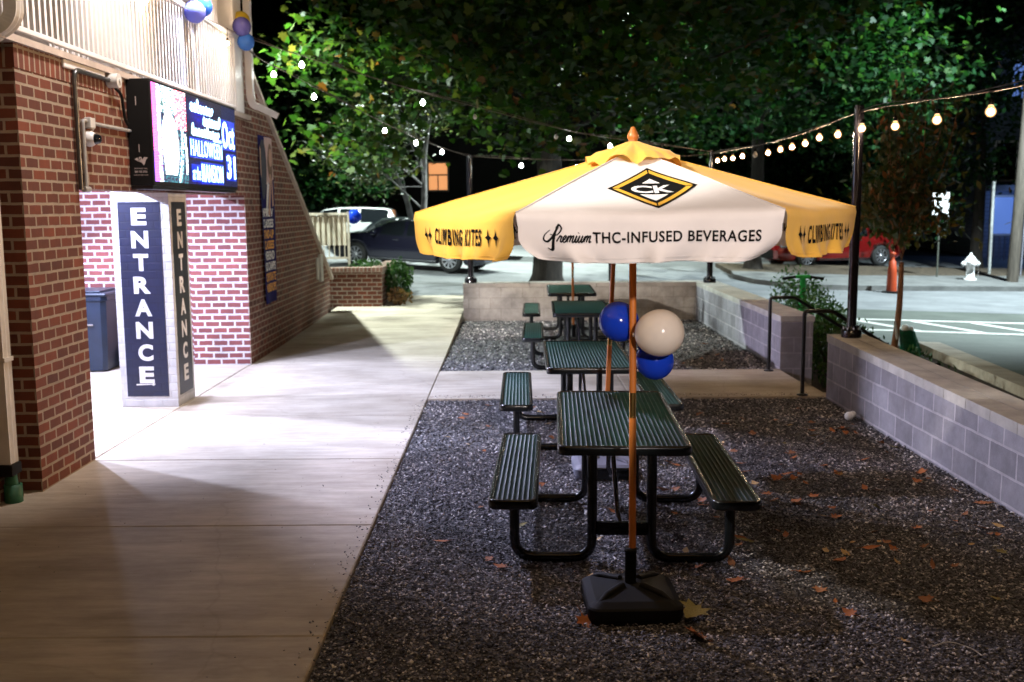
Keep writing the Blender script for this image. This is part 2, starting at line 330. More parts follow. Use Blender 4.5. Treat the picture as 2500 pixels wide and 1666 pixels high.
# lettering: flat (x,y) triangles of a word, fitted into width w and height h, centred
M_POLY = np.array([(0, 0), (0, 1), (.27, 1), (.5, .46), (.73, 1), (1, 1), (1, 0), (.77, 0), (.77, .60), (.57, .16), (.43, .16), (.23, .60), (.23, 0)])
def letters(txt, w, h, bold=.02, space=1.0, shear=0):
    if 'M' in txt and txt == txt.upper():                # a bold M of its own, the font's closes up
        v, f = letters(txt.replace('M', 'H'), 1, 1, bold, space); par = list(range(len(v)))
        def find(a):
            while par[a] != a: a = par[a]
            return a
        for q in f:
            for a in q[1:]: par[find(a)] = find(q[0])
        comp = {}
        for a in range(len(v)): comp.setdefault(find(a), []).append(a)
        cs = sorted([c for c in comp.values() if len(c) > 2], key=lambda c: v[c, 0].min()); keep = set(range(len(v)))
        for i, ch in enumerate(txt.replace(' ', '')):
            if ch == 'M':
                c = cs[i]; mn, mx = v[c].min(0), v[c].max(0); f = [q for q in f if q[0] not in set(c)]; k = len(v); v = np.concatenate([v, mn+M_POLY*(mx-mn)]); f.append(tuple(range(k, k+13))[::-1]); keep -= set(c); keep |= set(range(k, k+13))
        ks = sorted(keep); ix = {a: i for i, a in enumerate(ks)}; v = v[ks]; f = [tuple(ix[a] for a in q) for q in f]
        return v*np.array([w, h]), f
    c = bpy.data.curves.new('lettering', 'FONT'); c.body = txt; c.size = 1; c.offset = bold; c.space_character = space; c.shear = shear; c.resolution_u = 4
    o = bpy.data.objects.new('lettering', c); COL.objects.link(o)
    dg = bpy.context.evaluated_depsgraph_get(); me = bpy.data.meshes.new_from_object(o.evaluated_get(dg))
    v = np.array([q.co[:2] for q in me.vertices]); f = [tuple(p.vertices) for p in me.polygons]
    bpy.data.objects.remove(o); bpy.data.meshes.remove(me); bpy.data.curves.remove(c)
    mn, mx = v.min(0), v.max(0); v = (v-(mn+mx)/2)/(mx-mn)*np.array([w, h]); return v, f
def ribbon(pts, r):                                    # a flat brush stroke with a varying half width
    pts = [Vector((*p, 0)) for p in pts]; n = len(pts); vs = []
    for i, p in enumerate(pts):
        t = (pts[min(i+1, n-1)]-pts[max(i-1, 0)]).normalized(); k = r(i/(n-1)) if callable(r) else r
        nrm = Vector((-t.y, t.x, 0))*k; vs += [(p+nrm)[:2], (p-nrm)[:2]]
    return np.array(vs), [(2*i, 2*i+1, 2*i+3, 2*i+2) for i in range(n-1)]
def gridcut(v, f, step):                               # cut flat lettering finely so that it can follow cloth
    bm = bmesh.new(); vs = [bm.verts.new((p[0], p[1], 0)) for p in v]
    for q in f:
        try: bm.faces.new([vs[i] for i in q])
        except ValueError: pass
    for ax in (0, 1):
        lo, hi = v[:, ax].min(), v[:, ax].max(); k = math.ceil(lo/step)*step
        while k < hi:
            no = Vector((1, 0, 0)) if ax == 0 else Vector((0, 1, 0))
            bmesh.ops.bisect_plane(bm, geom=bm.verts[:]+bm.edges[:]+bm.faces[:], plane_co=no*k, plane_no=no); k += step
    bm.verts.index_update(); bm.verts.ensure_lookup_table()
    r = np.array([q.co[:2] for q in bm.verts]), [tuple(q.index for q in p.verts) for p in bm.faces]; bm.free(); return r
def roadz(x, y): return -.735-.0375*x+.0353*y

# ================================================================== THE SETTING
def sheet(name, x0, x1, y0, y1, zf, m, nx=40, ny=40, thick=0):
    mb = MB(); xs = np.linspace(x0, x1, nx+1); ys = np.linspace(y0, y1, ny+1)
    vs = [(x, y, zf(x, y)) for y in ys for x in xs]
    mb.add(vs, [(j*(nx+1)+i, j*(nx+1)+i+1, (j+1)*(nx+1)+i+1, (j+1)*(nx+1)+i) for j in range(ny) for i in range(nx)], 0, True)
    return struct(name, mb, m)
def gz(x, y):
    z = max(-1.6, min(1.9, roadz(x, y)))-.06
    if x < 3.6 and y < 19.1: z = min(z, -.12)
    if y > 48: z += (y-48)*.12 if y < 90 else 5
    return z
sheet('ground', -160, 160, -40, 280, gz, soil, 160, 160)
sheet('road', -40, 60, 22.6, 40, lambda x, y: max(-1.6, min(1.9, roadz(x, y))), road_m, 60, 20)
sheet('car_park', 7.45, 40, 6, 22.596, lambda x, y: max(-1.6, roadz(x, y)), park_m, 20, 20)
sheet('car_park_end', 6.3, 7.446, 17.64, 22.596, lambda x, y: max(-1.6, roadz(x, y)), park_m, 2, 8)
# far pavement, its kerb and the leafy verge on the right of the road
def slabpoly(name, pts, zf, h, m, joint=None):
    mb = MB(); n = len(pts)
    mb.add([(x, y, zf(x, y)+h) for x, y in pts]+[(x, y, zf(x, y)-.1) for x, y in pts], [tuple(range(n))]+[(i, i+n, (i+1) % n+n, (i+1) % n)for i in range(n)])
    return struct(name, mb, m)
fk = [(6.35, 29.6), (6.2, 28.6), (6.5, 27.4), (7.4, 26.35), (9, 26.45), (13.8, 27.5), (40, 33.2)]
slabpoly('far_pavement', fk+[(40, 36.2), (15.4, 30.8), (10.0, 29.4)], roadz, .13, simple('dirty_pavement', (.13, .13, .125), .85, var=.3, scale=2))
slabpoly('verge', [(6.35, 29.604), (10.0, 29.404), (15.4, 30.804), (40, 36.204), (40, 39), (15, 33.2), (6.4, 32.2)], roadz, .125, verge_m)
# planting strip kerb, hatch lines
mb = MB()
for y in np.arange(6, 17.6, 1.5):
    y1 = min(y+1.49, 17.6); mb.add([(x, yy, roadz(x, yy)+dz) for yy in (y, y1) for x in (7.0, 7.42) for dz in (-.1, .09)], [(1, 3, 7, 5), (0, 1, 5, 4), (2, 6, 7, 3), (0, 2, 3, 1), (4, 5, 7, 6)])
struct('kerb', mb, conc)
def stripe(mb, a, b, w):
    a, b = Vector((*a, 0)), Vector((*b, 0)); n = (b-a).normalized(); n = Vector((-n.y, n.x, 0))*w/2; k = 8
    for i in range(k):
        p, q = a.lerp(b, i/k), a.lerp(b, (i+1)/k); pts = [p-n, q-n, q+n, p+n]
        mb.add([(v.x, v.y, roadz(v.x, v.y)+.005) for v in pts], [(0, 1, 2, 3)])
mb = MB(); stripe(mb, (6.9, 20.93), (24, 21.3), .17); stripe(mb, (6.6, 19.46), (24, 19.2), .17)
for i in range(10):
    x = 6.95+i*1.25; stripe(mb, (x, 20.86), (x+.85, 19.50), .2)
struct('road_markings', mb, line_m)
# walkway slabs
def walkz(y): return max(0, .02*(y-15))
WX = -.93
mb = MB(); js = [3.0, 4.79, 6.56, 8.36, 10.16, 11.96, 13.76, 15.56, 17.4, 19.2, 21.0, 22.55]
def slab(mb, x0, x1, y0, y1):
    z0, z1 = walkz(y0), walkz(y1); g = .004
    x0 += g; x1 -= g; y0 += g; y1 -= g
    vs = [(x0, y0, z0), (x1, y0, z0), (x1, y1, z1), (x0, y1, z1)]; lo = [(x, y, -.2) for x, y, z in vs]; e = .008
    rim = [(x0, y0, z0-e), (x1, y0, z0-e), (x1, y1, z1-e), (x0, y1, z1-e)]; top = [(x0+e, y0+e, z0), (x1-e, y0+e, z0), (x1-e, y1-e, z1), (x0+e, y1-e, z1)]
    mb.add(top+rim+lo, [(0, 1, 2, 3)]+[(i, i+4, (i+1) % 4+4, (i+1) % 4) for i in range(4)]+[(i+4, i+8, (i+1) % 4+8, (i+1) % 4+4) for i in range(4)])
for a, b in zip(js, js[1:]):
    if b < 8.4: slab(mb, -3.75, WX, a, b)
    else:
        slab(mb, -3.52, WX, a, b)
        if b <= 13.8: slab(mb, -5.9, -3.52, a, b); slab(mb, -8.3, -5.9, a, b)
slab(mb, WX, 1.3, 11.05, 12.95); slab(mb, 1.3, 3.42, 11.05, 12.95)
struct('walkway', mb, conc)
# steps behind the wall gap
mb = MB()
for i in range(4): mb.box(3.43+i*.3, 3.73+i*.3-.004, 11.30, 12.90, -.9, -.005-.15*(i+1)+.15*(i == -1))
struct('steps', mb, conc)
# gravel yard
mb = MB(); mb.add([(WX, 3, -.03), (3.43, 3, -.03), (3.43, 11.05, -.03), (WX, 11.05, -.03)], [(0, 1, 2, 3)]); mb.add([(WX, 12.95, -.03), (3.43, 12.95, -.03), (3.43, 18.97, -.03), (WX, 18.97, -.03)], [(0, 1, 2, 3)])
struct('gravel_bed', mb, grav_g)
def shards(n, x0, x1, y0, y1, s0, s1, z=-.026):
    oct_v = np.array([(1, 0, 0), (-1, 0, 0), (0, 1, 0), (0, -1, 0), (0, 0, 1), (0, 0, -1)], float)
    oct_f = np.array([(0, 2, 4), (2, 1, 4), (1, 3, 4), (3, 0, 4), (2, 0, 5), (1, 2, 5), (3, 1, 5), (0, 3, 5)])
    s = RNG.uniform(s0, s1, (n, 1, 1)); v = oct_v[None]*s*RNG.uniform(.6, 1.2, (n, 6, 1)); v[:, :, 2] *= .42; v[:, :, 0] *= RNG.uniform(.8, 1.5, (n, 1))
    a = RNG.uniform(0, 2*PI, n); tl = RNG.normal(0, .35, (n, 2)); ca, sa = np.cos(a)[:, None], np.sin(a)[:, None]
    z0 = v[:, :, 2]+v[:, :, 0]*tl[:, :1]+v[:, :, 1]*tl[:, 1:]; x = v[:, :, 0]*ca-v[:, :, 1]*sa; y = v[:, :, 0]*sa+v[:, :, 1]*ca
    x += RNG.uniform(x0, x1, (n, 1)); y += RNG.uniform(y0, y1, (n, 1)); z0 += z+RNG.uniform(0, .012, (n, 1))
    V = np.stack([x, y, z0], 2).reshape(-1, 3); Fc = (oct_f[None]+(np.arange(n)*6)[:, None, None]).reshape(-1, 3); return V, Fc
def rawmesh(name, V, Fc, m, parent=None, loc=None, k=None, smooth=False):
    me = bpy.data.meshes.new(name); V = np.asarray(V, dtype=np.float32)
    off = WLOC.get(parent.name, np.zeros(3)) if parent is not None else (np.array(loc) if loc is not None else np.zeros(3)); V = V-off.astype(np.float32)
    k = Fc.shape[1]; me.vertices.add(len(V)); me.vertices.foreach_set('co', V.ravel()); me.loops.add(Fc.size); me.loops.foreach_set('vertex_index', Fc.ravel().astype(np.int32))
    me.polygons.add(len(Fc)); me.polygons.foreach_set('loop_start', (np.arange(len(Fc))*k).astype(np.int32)); me.polygons.foreach_set('loop_total', np.full(len(Fc), k, np.int32))
    me.update(calc_edges=True); me.validate(); me.materials.append(m)
    o = bpy.data.objects.new(name, me); COL.objects.link(o)
    if parent is not None: o.parent = parent
    elif loc is not None: o.location = loc
    return o
parts = [shards(60000, WX+.01, 3.42, 4.0, 6.6, .003, .012), shards(34000, WX+.01, 3.42, 6.6, 8.8, .004, .014), shards(16000, WX+.01, 3.42, 8.8, 11.04, .006, .017), shards(12000, WX+.01, 3.42, 12.96, 18.9, .009, .024)]
o = 0; VV = []; FF = []
for v, f in parts: VV.append(v); FF.append(f+o); o += len(v)
tag(rawmesh('gravel', np.concatenate(VV), np.concatenate(FF), chips), kind='stuff')

pa = [shards(90, -3.4, WX, 4.1, 11, .002, .006, .001), shards(260, WX-.10, WX+.02, 4.0, 11.0, .003, .010, .001), shards(60, WX-.45, WX, 4.0, 11.0, .002, .006, .001), shards(400, WX, 3.3, 11.06, 11.2, .003, .01, .001)]
o = 0; VV = []; FF = []
for v, f in pa: VV.append(v); FF.append(f+o); o += len(v)
tag(rawmesh('grit', np.concatenate(VV), np.concatenate(FF), chips), kind='stuff')

# ================================================================== BRICK BUILDING (left)
B = thing('brick_building', 'red brick building with a white balcony railing and a long sloping parapet wall', 'building', (-3.5, 8.4, 0))
def bp(name, mb, mats, parent=None): return mb.build(name, mats, parent or B)
FX = -3.5
mb = MB(); mb.box(-3.92, FX, 7.42, 8.39, 0, 3.08); bp('pillar', mb, brick)
mb = MB(); mb.box(-4.2, -3.66, 2.0, 7.419, 0, 3.25); bp('wall', mb, brick)
mb = MB(); mb.box(-3.84, FX, 8.391, 13.6, 2.25, 3.08); bp('wall', mb, brick)
mb = MB(); mb.box(-3.93, FX+.004, 7.416, 13.6, 3.081, 3.25); mb.box(-3.92, -3.84, 8.40, 8.43, 0, .01); bp('soldier_course', mb, soldier)
mb = MB(); mb.box(-4.26, FX-.01, 13.60, 14.3, 0, 4.0); mb.box(-8.4, -4.261, 13.80, 14.2, 0, 3.1); bp('passage_wall', mb, brick_lit)
mb = MB(); mb.box(-8.6, -8.4, 8.0, 14.2, 0, 3.1); mb.box(-8.4, -3.921, 8.0, 8.2, 0, 3.1); bp('passage_wall', mb, brick_lit)
mb = MB(); mb.box(-8.6, -3.841, 8.39, 13.79, 3.1, 3.2); bp('soffit', mb, white_metal)
mb = MB(); mb.box(-4.95, -3.46, 2.0, 13.95, 3.2501, 3.30); bp('balcony_floor', mb, offwhite)
mb = MB(); mb.box(-5.2, -4.95, 2.0, 13.4, 3.30, 6.4); bp('wall', mb, brickmat('shaded_maroon_brick', (.055, .012, .010), (.035, .009, .008), (.16, .12, .10)))  # shade behind the railing put into a darker brick colour
# sloping parapet
mb = MB(); pr = [(13.601, 0), (19.70, 0), (19.70, .80), (13.78, 4.07), (13.601, 4.10)]
mb.add([(FX, y, z) for y, z in pr]+[(FX-.3, y, z) for y, z in pr], [(0, 1, 2, 3, 4), (9, 8, 7, 6, 5)]+[(i, i+5, (i+1) % 5+5, (i+1) % 5) for i in range(5)])
bp('parapet_wall', mb, brick)
mb = MB(); a, b = Vector((0, 13.6, 4.165)), Vector((0, 19.82, .735)); dr = (b-a).normalized(); up = Vector((0, -dr.z, dr.y))
rings = []
for p in (a, b): rings.append([(x, (p+up*u).y, (p+up*u).z) for x, u in ((FX-.36, -.035), (FX+.05, -.035), (FX+.05, .03), (FX-.36, .03))])
mb.loft(rings, smooth=False); bp('coping', mb, offwhite)
# ribbed white panels, corner post and railing of the balcony
def ribbed(y0, y1, z0, z1, x=-3.60, n=None):
    mb = MB(); n = n or int((y1-y0)/.07); pts = []
    for i in range(n):
        a = y0+(y1-y0)*i/n; w = (y1-y0)/n; pts += [(x, a), (x, a+w*.55), (x-.022, a+w*.65), (x-.022, a+w*.92)]
    pts += [(x, y1), (x-.4, y1), (x-.4, y0)]; mb.loft([[(px, py, z) for px, py in pts] for z in (z0, z1)], smooth=False); return mb
for y0, y1 in ((8.24, 9.0), (10.0, 10.95), (11.9, 13.05)): bp('ribbed_column', ribbed(y0, y1, 3.305, 6.4), white_metal)
mb = MB(); mb.box(-3.62, -3.478, 8.2, 9.02, 3.185, 3.2499, b=.01); bp('column_base', mb, white_metal)
mb = MB(); mb.box(-3.78, -3.46, 13.22, 13.62, 3.305, 6.4, b=.015); bp('corner_post', mb, white_metal)
rail = thing('balcony_railing', '', '', (-3.48, 2.1, 3.3))
rail.parent = B; rail.location = Vector((-3.48, 2.1, 3.3))-Vector((-3.5, 8.4, 0))
mb = MB(); mb.box(-3.515, -3.455, 6.2, 13.215, 4.20, 4.25, b=.01); bp('top_rail', mb, white_metal, rail)
mb = MB(); mb.box(-3.505, -3.465, 6.2, 13.215, 3.335, 3.375, b=.006); bp('bottom_rail', mb, white_metal, rail)
mb = MB(); mb.box(-3.496, -3.472, 6.25, 6.285, 3.376, 4.199); b0 = bp('baluster', mb, white_metal, rail)
for i in range(1, 72):
    c = b0.copy(); COL.objects.link(c); c.parent = rail; c.location.y += i*.097
def downpipe(path, w=.10, d=.075):
    mb = MB(); rings = []; path = [Vector(p) for p in path]
    for i, p in enumerate(path):
        t = (path[min(i+1, len(path)-1)]-path[max(i-1, 0)]).normalized(); yv = Vector((0, 1, 0)); yv = (yv-t*yv.dot(t)).normalized(); xv = yv.cross(t)
        ring = []
        for k in range(5): ring.append(tuple(p+xv*d/2+yv*(w*(k/4-.5))-xv*(.007*(k % 2))))
        for k in range(5): ring.append(tuple(p-xv*d/2+yv*(w*(.5-k/4))+xv*(.007*(k % 2))))
        rings.append(ring)
    mb.loft(rings, smooth=False); return mb
pth = bez([(-3.38, 7.22, 6.4), (-3.38, 7.22, 3.36), (-3.61, 7.15, 3.20), (-3.61, 7.16, 2.9), (-3.61, 7.16, .27)], .1)
dp = bp('downpipe', downpipe(pth, .115, .085), white_pvc)
mb = MB(); mb.box(-3.665, -3.555, 7.095, 7.225, 1.02, 1.05); mb.box(-3.665, -3.555, 7.095, 7.225, 2.5, 2.53); bp('bracket', mb, white_pvc, dp)
mb = MB(); mb.box(-3.668, -3.552, 7.085, 7.235, .20, .285, b=.01); bp('shoe', mb, black_plastic, dp)
mb = MB(); mb.lathe([(.062, 0), (.062, .13), (.05, .13), (.05, .05)], (-3.59, 7.16, 0), 20, caps=False); mb.lathe([(.048, .12), (.04, .21)], (-3.60, 7.16, 0), 16); bp('drain_socket', mb, simple('green_drain_pipe', (.02, .11, .055), .5, var=.3), dp)
pth = bez([(-3.41, 13.74, 6.4), (-3.41, 13.74, 3.62), (-3.41, 13.80, 3.45), (-3.20, 14.22, 3.34)], .12)
bp('downpipe', downpipe(pth, .11, .085), white_metal)
mb = MB(); mb.box(-3.497, -3.44, 18.55, 18.75, .75, 1.25, b=.012); mb.box(-3.497, -3.46, 18.32, 18.44, .8, 1.2, b=.01); bp('meter_box', mb, white_pvc)

# conduits on the brick, box and dome camera
t = thing('conduit', 'dark bent steel conduit climbing the brick wall to a round white box', 'conduit', (FX, 8.36, 2.25))
mb = MB(); mb.tube(bez([(-3.47, 8.36, 2.24), (-3.47, 8.36, 3.19), (-3.47, 9.12, 3.19)], .09), .019, 12); mb.build('pipe', simple('galvanised_conduit', (.11, .11, .11), .3, .8, var=.2), t)
mb = MB(); mb.tube([(-3.5, 9.13, 3.19), (-3.40, 9.13, 3.19)], [.062, .062], 20); mb.lathe([(.02, 0), (.02, .012)], (-3.40, 9.13, 3.19), 12, axis='x'); mb.build('junction_box', white_pvc, t)
mb = MB(); mb.tube(spline([(-3.45, 9.16, 3.13), (-3.46, 9.32, 3.08), (-3.47, 9.40, 2.9), (-3.47, 9.47, 2.84)]), .014, 8); mb.build('cable', black_plastic, t)
t = thing('conduit', 'pale grey conduit with an elbow running to the back of the lit sign', 'conduit', (FX, 8.49, 2.25))
mb = MB(); mb.tube(bez([(-3.478, 8.49, 2.24), (-3.478, 8.49, 2.80), (-3.478, 8.56, 2.80)], .03), .016, 10); mb.tube([(-3.478, 8.66, 2.79), (-3.478, 9.53, 2.79)], .015, 10)
mb.tube([(-3.478, 8.43, 2.245), (-3.478, 8.54, 2.245)], .024, 10); mb.build('pipe', simple('grey_conduit', (.33, .32, .30), .5, var=.15), t)
mb = MB(); mb.box(-3.499, -3.44, 8.56, 8.66, 2.745, 2.83, b=.008); mb.build('junction_box', white_pvc, t)
t = thing('security_camera', 'white dome security camera with a dark lens on the brick wall', 'camera', (-3.5, 8.60, 2.66))
mb = MB(); mb.lathe([(.005, 0), (.062, .002), (.066, .02), (.06, .05), (.046, .07)], (-3.499, 8.60, 2.66), 24, axis='x'); mb.build('housing', white_metal, t)
mb = MB(); mb.lathe([(.045, 0.002), (.040, .028), (.025, .046), (.003, .052)], (-3.43, 8.605, 2.657), 20, axis='x'); mb.build('lens_dome', glass, t)
mb = MB(); mb.tube(spline([(-3.47, 8.62, 2.72), (-3.45, 8.63, 2.735), (-3.46, 8.60, 2.745)]), .006, 6); mb.build('cable', white_pvc, t)

# balcony chair seen through the bars
t = thing('garden_chair', 'white slatted chair standing on the balcony behind the railing', 'chair', (-4.1, 9.4, 3.3))
mb = MB(); mb.box(-4.35, -3.9, 9.15, 9.6, 3.70, 3.74, b=.01); mb.build('seat', white_metal, t)
mb = MB()
mb.box(-4.3, -4.26, 9.15, 9.19, 3.74, 4.2); mb.box(-4.3, -4.26, 9.56, 9.6, 3.74, 4.2); mb.box(-4.3, -4.26, 9.19, 9.56, 4.1, 4.16); mb.box(-4.3, -4.26, 9.19, 9.56, 3.9, 3.96); mb.build('backrest', white_metal, t)
for x in (-4.33, -3.94):
    for y in (9.17, 9.56): mb = MB(); mb.box(x, x+.03, y, y+.03, 3.301, 3.699); mb.build('leg', white_metal, t)

# entrance column
E = thing('entrance_column', 'white square column with ENTRANCE painted downwards on navy panels', 'column', (-3.84, 10.97, 0))
mb = MB(); mb.box(-4.14, -3.54, 10.68, 11.26, 0, 2.246); mb.box(-4.14, -3.845, 10.68, 11.26, 2.246, 3.098); mb.build('shaft', white_brick, E)
mb = MB(); mb.box(-4.07, -3.632, 10.676, 10.69, .115, 2.155); q = mb.build('painted_panel', navy_brick, E)
mb = MB(); mb.box(-3.55, -3.536, 10.755, 11.20, .115, 2.155); q2 = mb.build('painted_panel', simple('black_painted_panel', (.008, .009, .014), .45, var=.3), E)
def vert_word(front, zs, wl, hl):
    mb = MB()
    for ch, z in zip('ENTRANCE', zs):
        v, f = letters(ch, wl*(1.08 if ch in 'NRA' else .95), hl, .045)
        mb.add([((-3.855+x, 10.673, z+y) if front else (-3.533, 10.975+x, z+y)) for x, y in v], f)
    return mb
vert_word(True, [2.005-.237*i for i in range(8)], .165, .178).build('lettering', white_ink, q)
vert_word(False, [1.99-.237*i for i in range(8)], .155, .178).build('lettering', white_ink, q2)
mb = MB(); mb.add([(-3.97+x, 10.672, .235+y) for x, y in ((0, 0), (.2, .006), (.2, .016), (0, .014))], [(0, 1, 2, 3)]); mb.add([(-3.80+x, 10.672, .23+y) for x, y in ((0, 0), (.018, 0), (.02, .06), (.004, .07))], [(0, 1, 2, 3)]); mb.build('worn_paint', white_ink, q)

# ================================================================== LED SIGN
L = thing('led_sign', 'black cabinet with a bright LED message screen announcing Oct 31', 'sign', (-3.38, 10.98, 2.3))
mb = MB(); mb.box(-3.498, -3.28, 9.53, 12.44, 2.30, 3.26, b=.008); mb.build('cabinet', black_plastic, L)
mb = MB(); mb.box(-3.499, -3.30, 9.55, 12.42, 2.265, 2.297); mb.build('mounting_rail', black_metal, L)
def led_col(u, v):                                       # u 0..1 towards the road, v 0..1 upwards
    h = math.sin(u*91.7+v*57.3)*43758.5; h -= math.floor(h)
    if u < .345:
        k = u/.345; ce = .47+.03*math.sin(v*5); hw = .07+.17*math.sin(PI*min(1, max(0, (v+.12)/1.0)))
        if .08 < v < .9 and abs(k-ce) < hw*(1 if v < .62 else max(.15, (.92-v)/.3)): return (.9, .96, 1)
        if k < .13: return (.75, .12, .5) if v > .3 else (.3, .1, .8)
        if k < .24: return (.8, .85, 1) if h > .3 else (.25, .08, .5)
        if v > .58 and k > .66: return (.85, .12, .16) if h > .25 else (.9, .75, .8)
        if v > .72 and k < .66: return (.75, .9, 1) if h > .45 else (.05, .1, .1)
        if abs(k-(.74+.12*math.sin(v*3.0))) < .05: return (.4, .62, .8) if h > .35 else (.03, .1, .1)
        if abs(k-.95-.03*math.sin(v*6)) < .025 and .1 < v < .55: return (.8, .85, .9)
        return (.02, .10, .12) if h > .6 else (.015, .01, .03)
    if u > .80: return (.002, .003, .020)
    d = max(0, math.sin(9*v+.6))*math.exp(-((u-.5)/.10)**2)
    return (.002, .003, .010+.16*d) if h > .3 else (.006, .002, .008+.04*d)
nu, nv = 150, 62; Y0, Y1, Z0, Z1 = 9.56, 12.41, 2.335, 3.235
vs = []; fs = []; cols = []
for i in range(nu):
    for j in range(nv):
        a, b = Y0+(Y1-Y0)*(i+.06)/nu, Y0+(Y1-Y0)*(i+.94)/nu; c, d = Z0+(Z1-Z0)*(j+.2)/nv, Z0+(Z1-Z0)*(j+.8)/nv
        k = len(vs); vs += [(-3.2765, a, c), (-3.2765, b, c), (-3.2765, b, d), (-3.2765, a, d)]; fs.append((k, k+1, k+2, k+3)); cols.append(led_col((i+.5)/nu, (j+.5)/nv))
mb = MB(); mb.add(vs, fs); m, t, b = nodes('led_pixels'); at = N(t, 'ShaderNodeAttribute'); at.attribute_name = 'led'
t.links.new(at.outputs['Color'], b.inputs['Emission Color']); b.inputs['Emission Strength'].default_value = 8; b.inputs['Base Color'].default_value = (.01, .01, .01, 1)
scr = mb.build('screen', m, L); ca = scr.data.color_attributes.new('led', 'FLOAT_COLOR', 'CORNER')
ca.data.foreach_set('color', np.repeat(np.array([(*c, 1) for c in cols], np.float32), 4, 0).ravel())
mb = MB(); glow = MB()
def led_word(txt, u, v, w, h, bold=.03, shear=0, sp=1):
    vv, f = letters(txt, w, h, bold, sp, shear); mb.add([(-3.272, Y0+u+x, Z0+v+y) for x, y in vv], f)
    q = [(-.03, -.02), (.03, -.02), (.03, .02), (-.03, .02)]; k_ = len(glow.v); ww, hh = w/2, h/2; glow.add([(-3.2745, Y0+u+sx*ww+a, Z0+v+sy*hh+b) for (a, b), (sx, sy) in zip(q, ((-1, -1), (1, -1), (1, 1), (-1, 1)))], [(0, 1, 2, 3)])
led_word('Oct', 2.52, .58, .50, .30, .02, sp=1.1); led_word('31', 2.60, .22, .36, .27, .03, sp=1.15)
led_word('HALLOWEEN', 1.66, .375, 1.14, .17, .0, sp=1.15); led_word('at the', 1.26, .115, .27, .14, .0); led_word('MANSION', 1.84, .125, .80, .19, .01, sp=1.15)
def led_stroke(pts, r):
    vv, f = ribbon(spline([(a, b, 0) for a, b in pts], 6) and [(p.x, p.y) for p in spline([(a, b, 0) for a, b in pts], 6)], r); mb.add([(-3.272, Y0+x, Z0+y) for x, y in vv], f)
for base, amp, x0, x1, n, r in ((.79, .055, 1.12, 1.95, 8, .011), (.67, .055, 1.55, 2.22, 7, .011), (.545, .05, 1.14, 2.16, 10, .011)):
    pts = []
    for i in range(n):
        hh = random.choice((.5, .6, .6, 1.5, .7)); xx = x0+(x1-x0)*i/n; dx = (x1-x0)/n
        pts += [(xx, base-amp*.6), (xx+dx*.75, base+amp*.2*hh), (xx+dx*.55, base+amp*hh), (xx+dx*.15, base+amp*.3*hh), (xx+dx*.45, base-amp*.7)]
    led_stroke(pts, r)
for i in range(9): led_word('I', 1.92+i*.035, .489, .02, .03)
mb.build('message', emit('led_white', (.45, .78, 1), 6), L); glow.build('message_glow', emit('bloom_blue', (.012, .05, 1), .55), L)  # blue plates behind the words imitate their bloom
# maker's mark on the cabinet side
mb = MB()
def side(pts, f): mb.add([(x, 9.527, z) for x, z in pts], f)
k = lambda x, z: (-3.395+x, 2.50+z)
side([k(-.055, .035), k(-.03, .05), k(-.015, .03), k(.0, .02), k(.02, .035), k(.035, .055), k(.07, .05), k(.05, .03), k(.042, .0), k(.03, -.02), k(.01, .005), k(-.02, .015)], [(0, 1, 2, 11), (2, 3, 10, 11), (3, 4, 8, 10), (4, 5, 6, 7), (4, 7, 8), (8, 9, 10)])
vv, f = ribbon([(p.x, p.y) for p in spline([(-.02, .022, 0), (.008, .03, 0), (.006, .05, 0), (-.01, .048, 0), (-.006, .036, 0)])], .005); side([k(x, z) for x, z in vv], f)
for txt, z, w, h in (('ANTHONY, INC', -.05, .12, .014), ('888 768 2956', -.078, .115, .02), ('anthonysigns.com', -.108, .13, .014)):
    vv, f = letters(txt, w, h, .01); side([k(x, z+y) for x, y in vv], f)
side([k(-.01, .10), k(-.003, .10), k(-.003, .17), k(-.01, .17)], [(0, 1, 2, 3)]); side([k(-.02, .52), k(-.012, .52), k(-.012, .60), k(-.02, .60)], [(0, 1, 2, 3)])
mb.build('maker_mark', simple('cabinet_print', (.42, .34, .31), .6, var=.1), L)

# ================================================================== BANNER on the parapet wall
A = thing('wall_banner', 'tall narrow navy banner listing classes and camps on the brick wall', 'banner', (-3.49, 14.76, .73))
mb = MB(); bx = lambda y, z: -3.478+.016*math.sin((y-14.37)/.75*PI*1.6+z*1.3)
by0 = lambda z: 14.40-.02*(z-.73)/2.4; YW = .74; nz, ny = 30, 10
BV = lambda u, z: (bx(14.4+u*YW, z), by0(z)+u*YW, z)
mb.add([BV(i/ny, .73+2.36*j/nz) for j in range(nz+1) for i in range(ny+1)], [(j*(ny+1)+i, j*(ny+1)+i+1, (j+1)*(ny+1)+i+1, (j+1)*(ny+1)+i) for j in range(nz) for i in range(ny)], 0, True)
mb.build('cloth', simple('navy_banner_vinyl', (.012, .010, .10), .75, var=.25, scale=2, spec=.1), A)
def bdraw(mb, v, f, u0, z0, lift, m=0):
    v, f = gridcut(np.array(v), f, .06); mb.add([tuple(Vector(BV(u0+x/YW, z0+y))+Vector((lift, 0, 0))) for x, y in v], f, m)
def ell(cx, cy, a, b, n=22): return [(cx+a*math.cos(2*PI*i/n), cy+b*math.sin(2*PI*i/n)) for i in range(n)], [tuple(range(n))]
mb = MB()
bdraw(mb, [(.30, 2.40), (.72, 2.5), (.72, 3.08), (.30, 3.08)], [(0, 1, 2, 3)], 0, 0, .003, 0)
bdraw(mb, *ell(.55, 2.74, .13, .26), 0, 0, .005, 1); bdraw(mb, *ell(.56, 2.80, .085, .13), 0, 0, .007, 2)
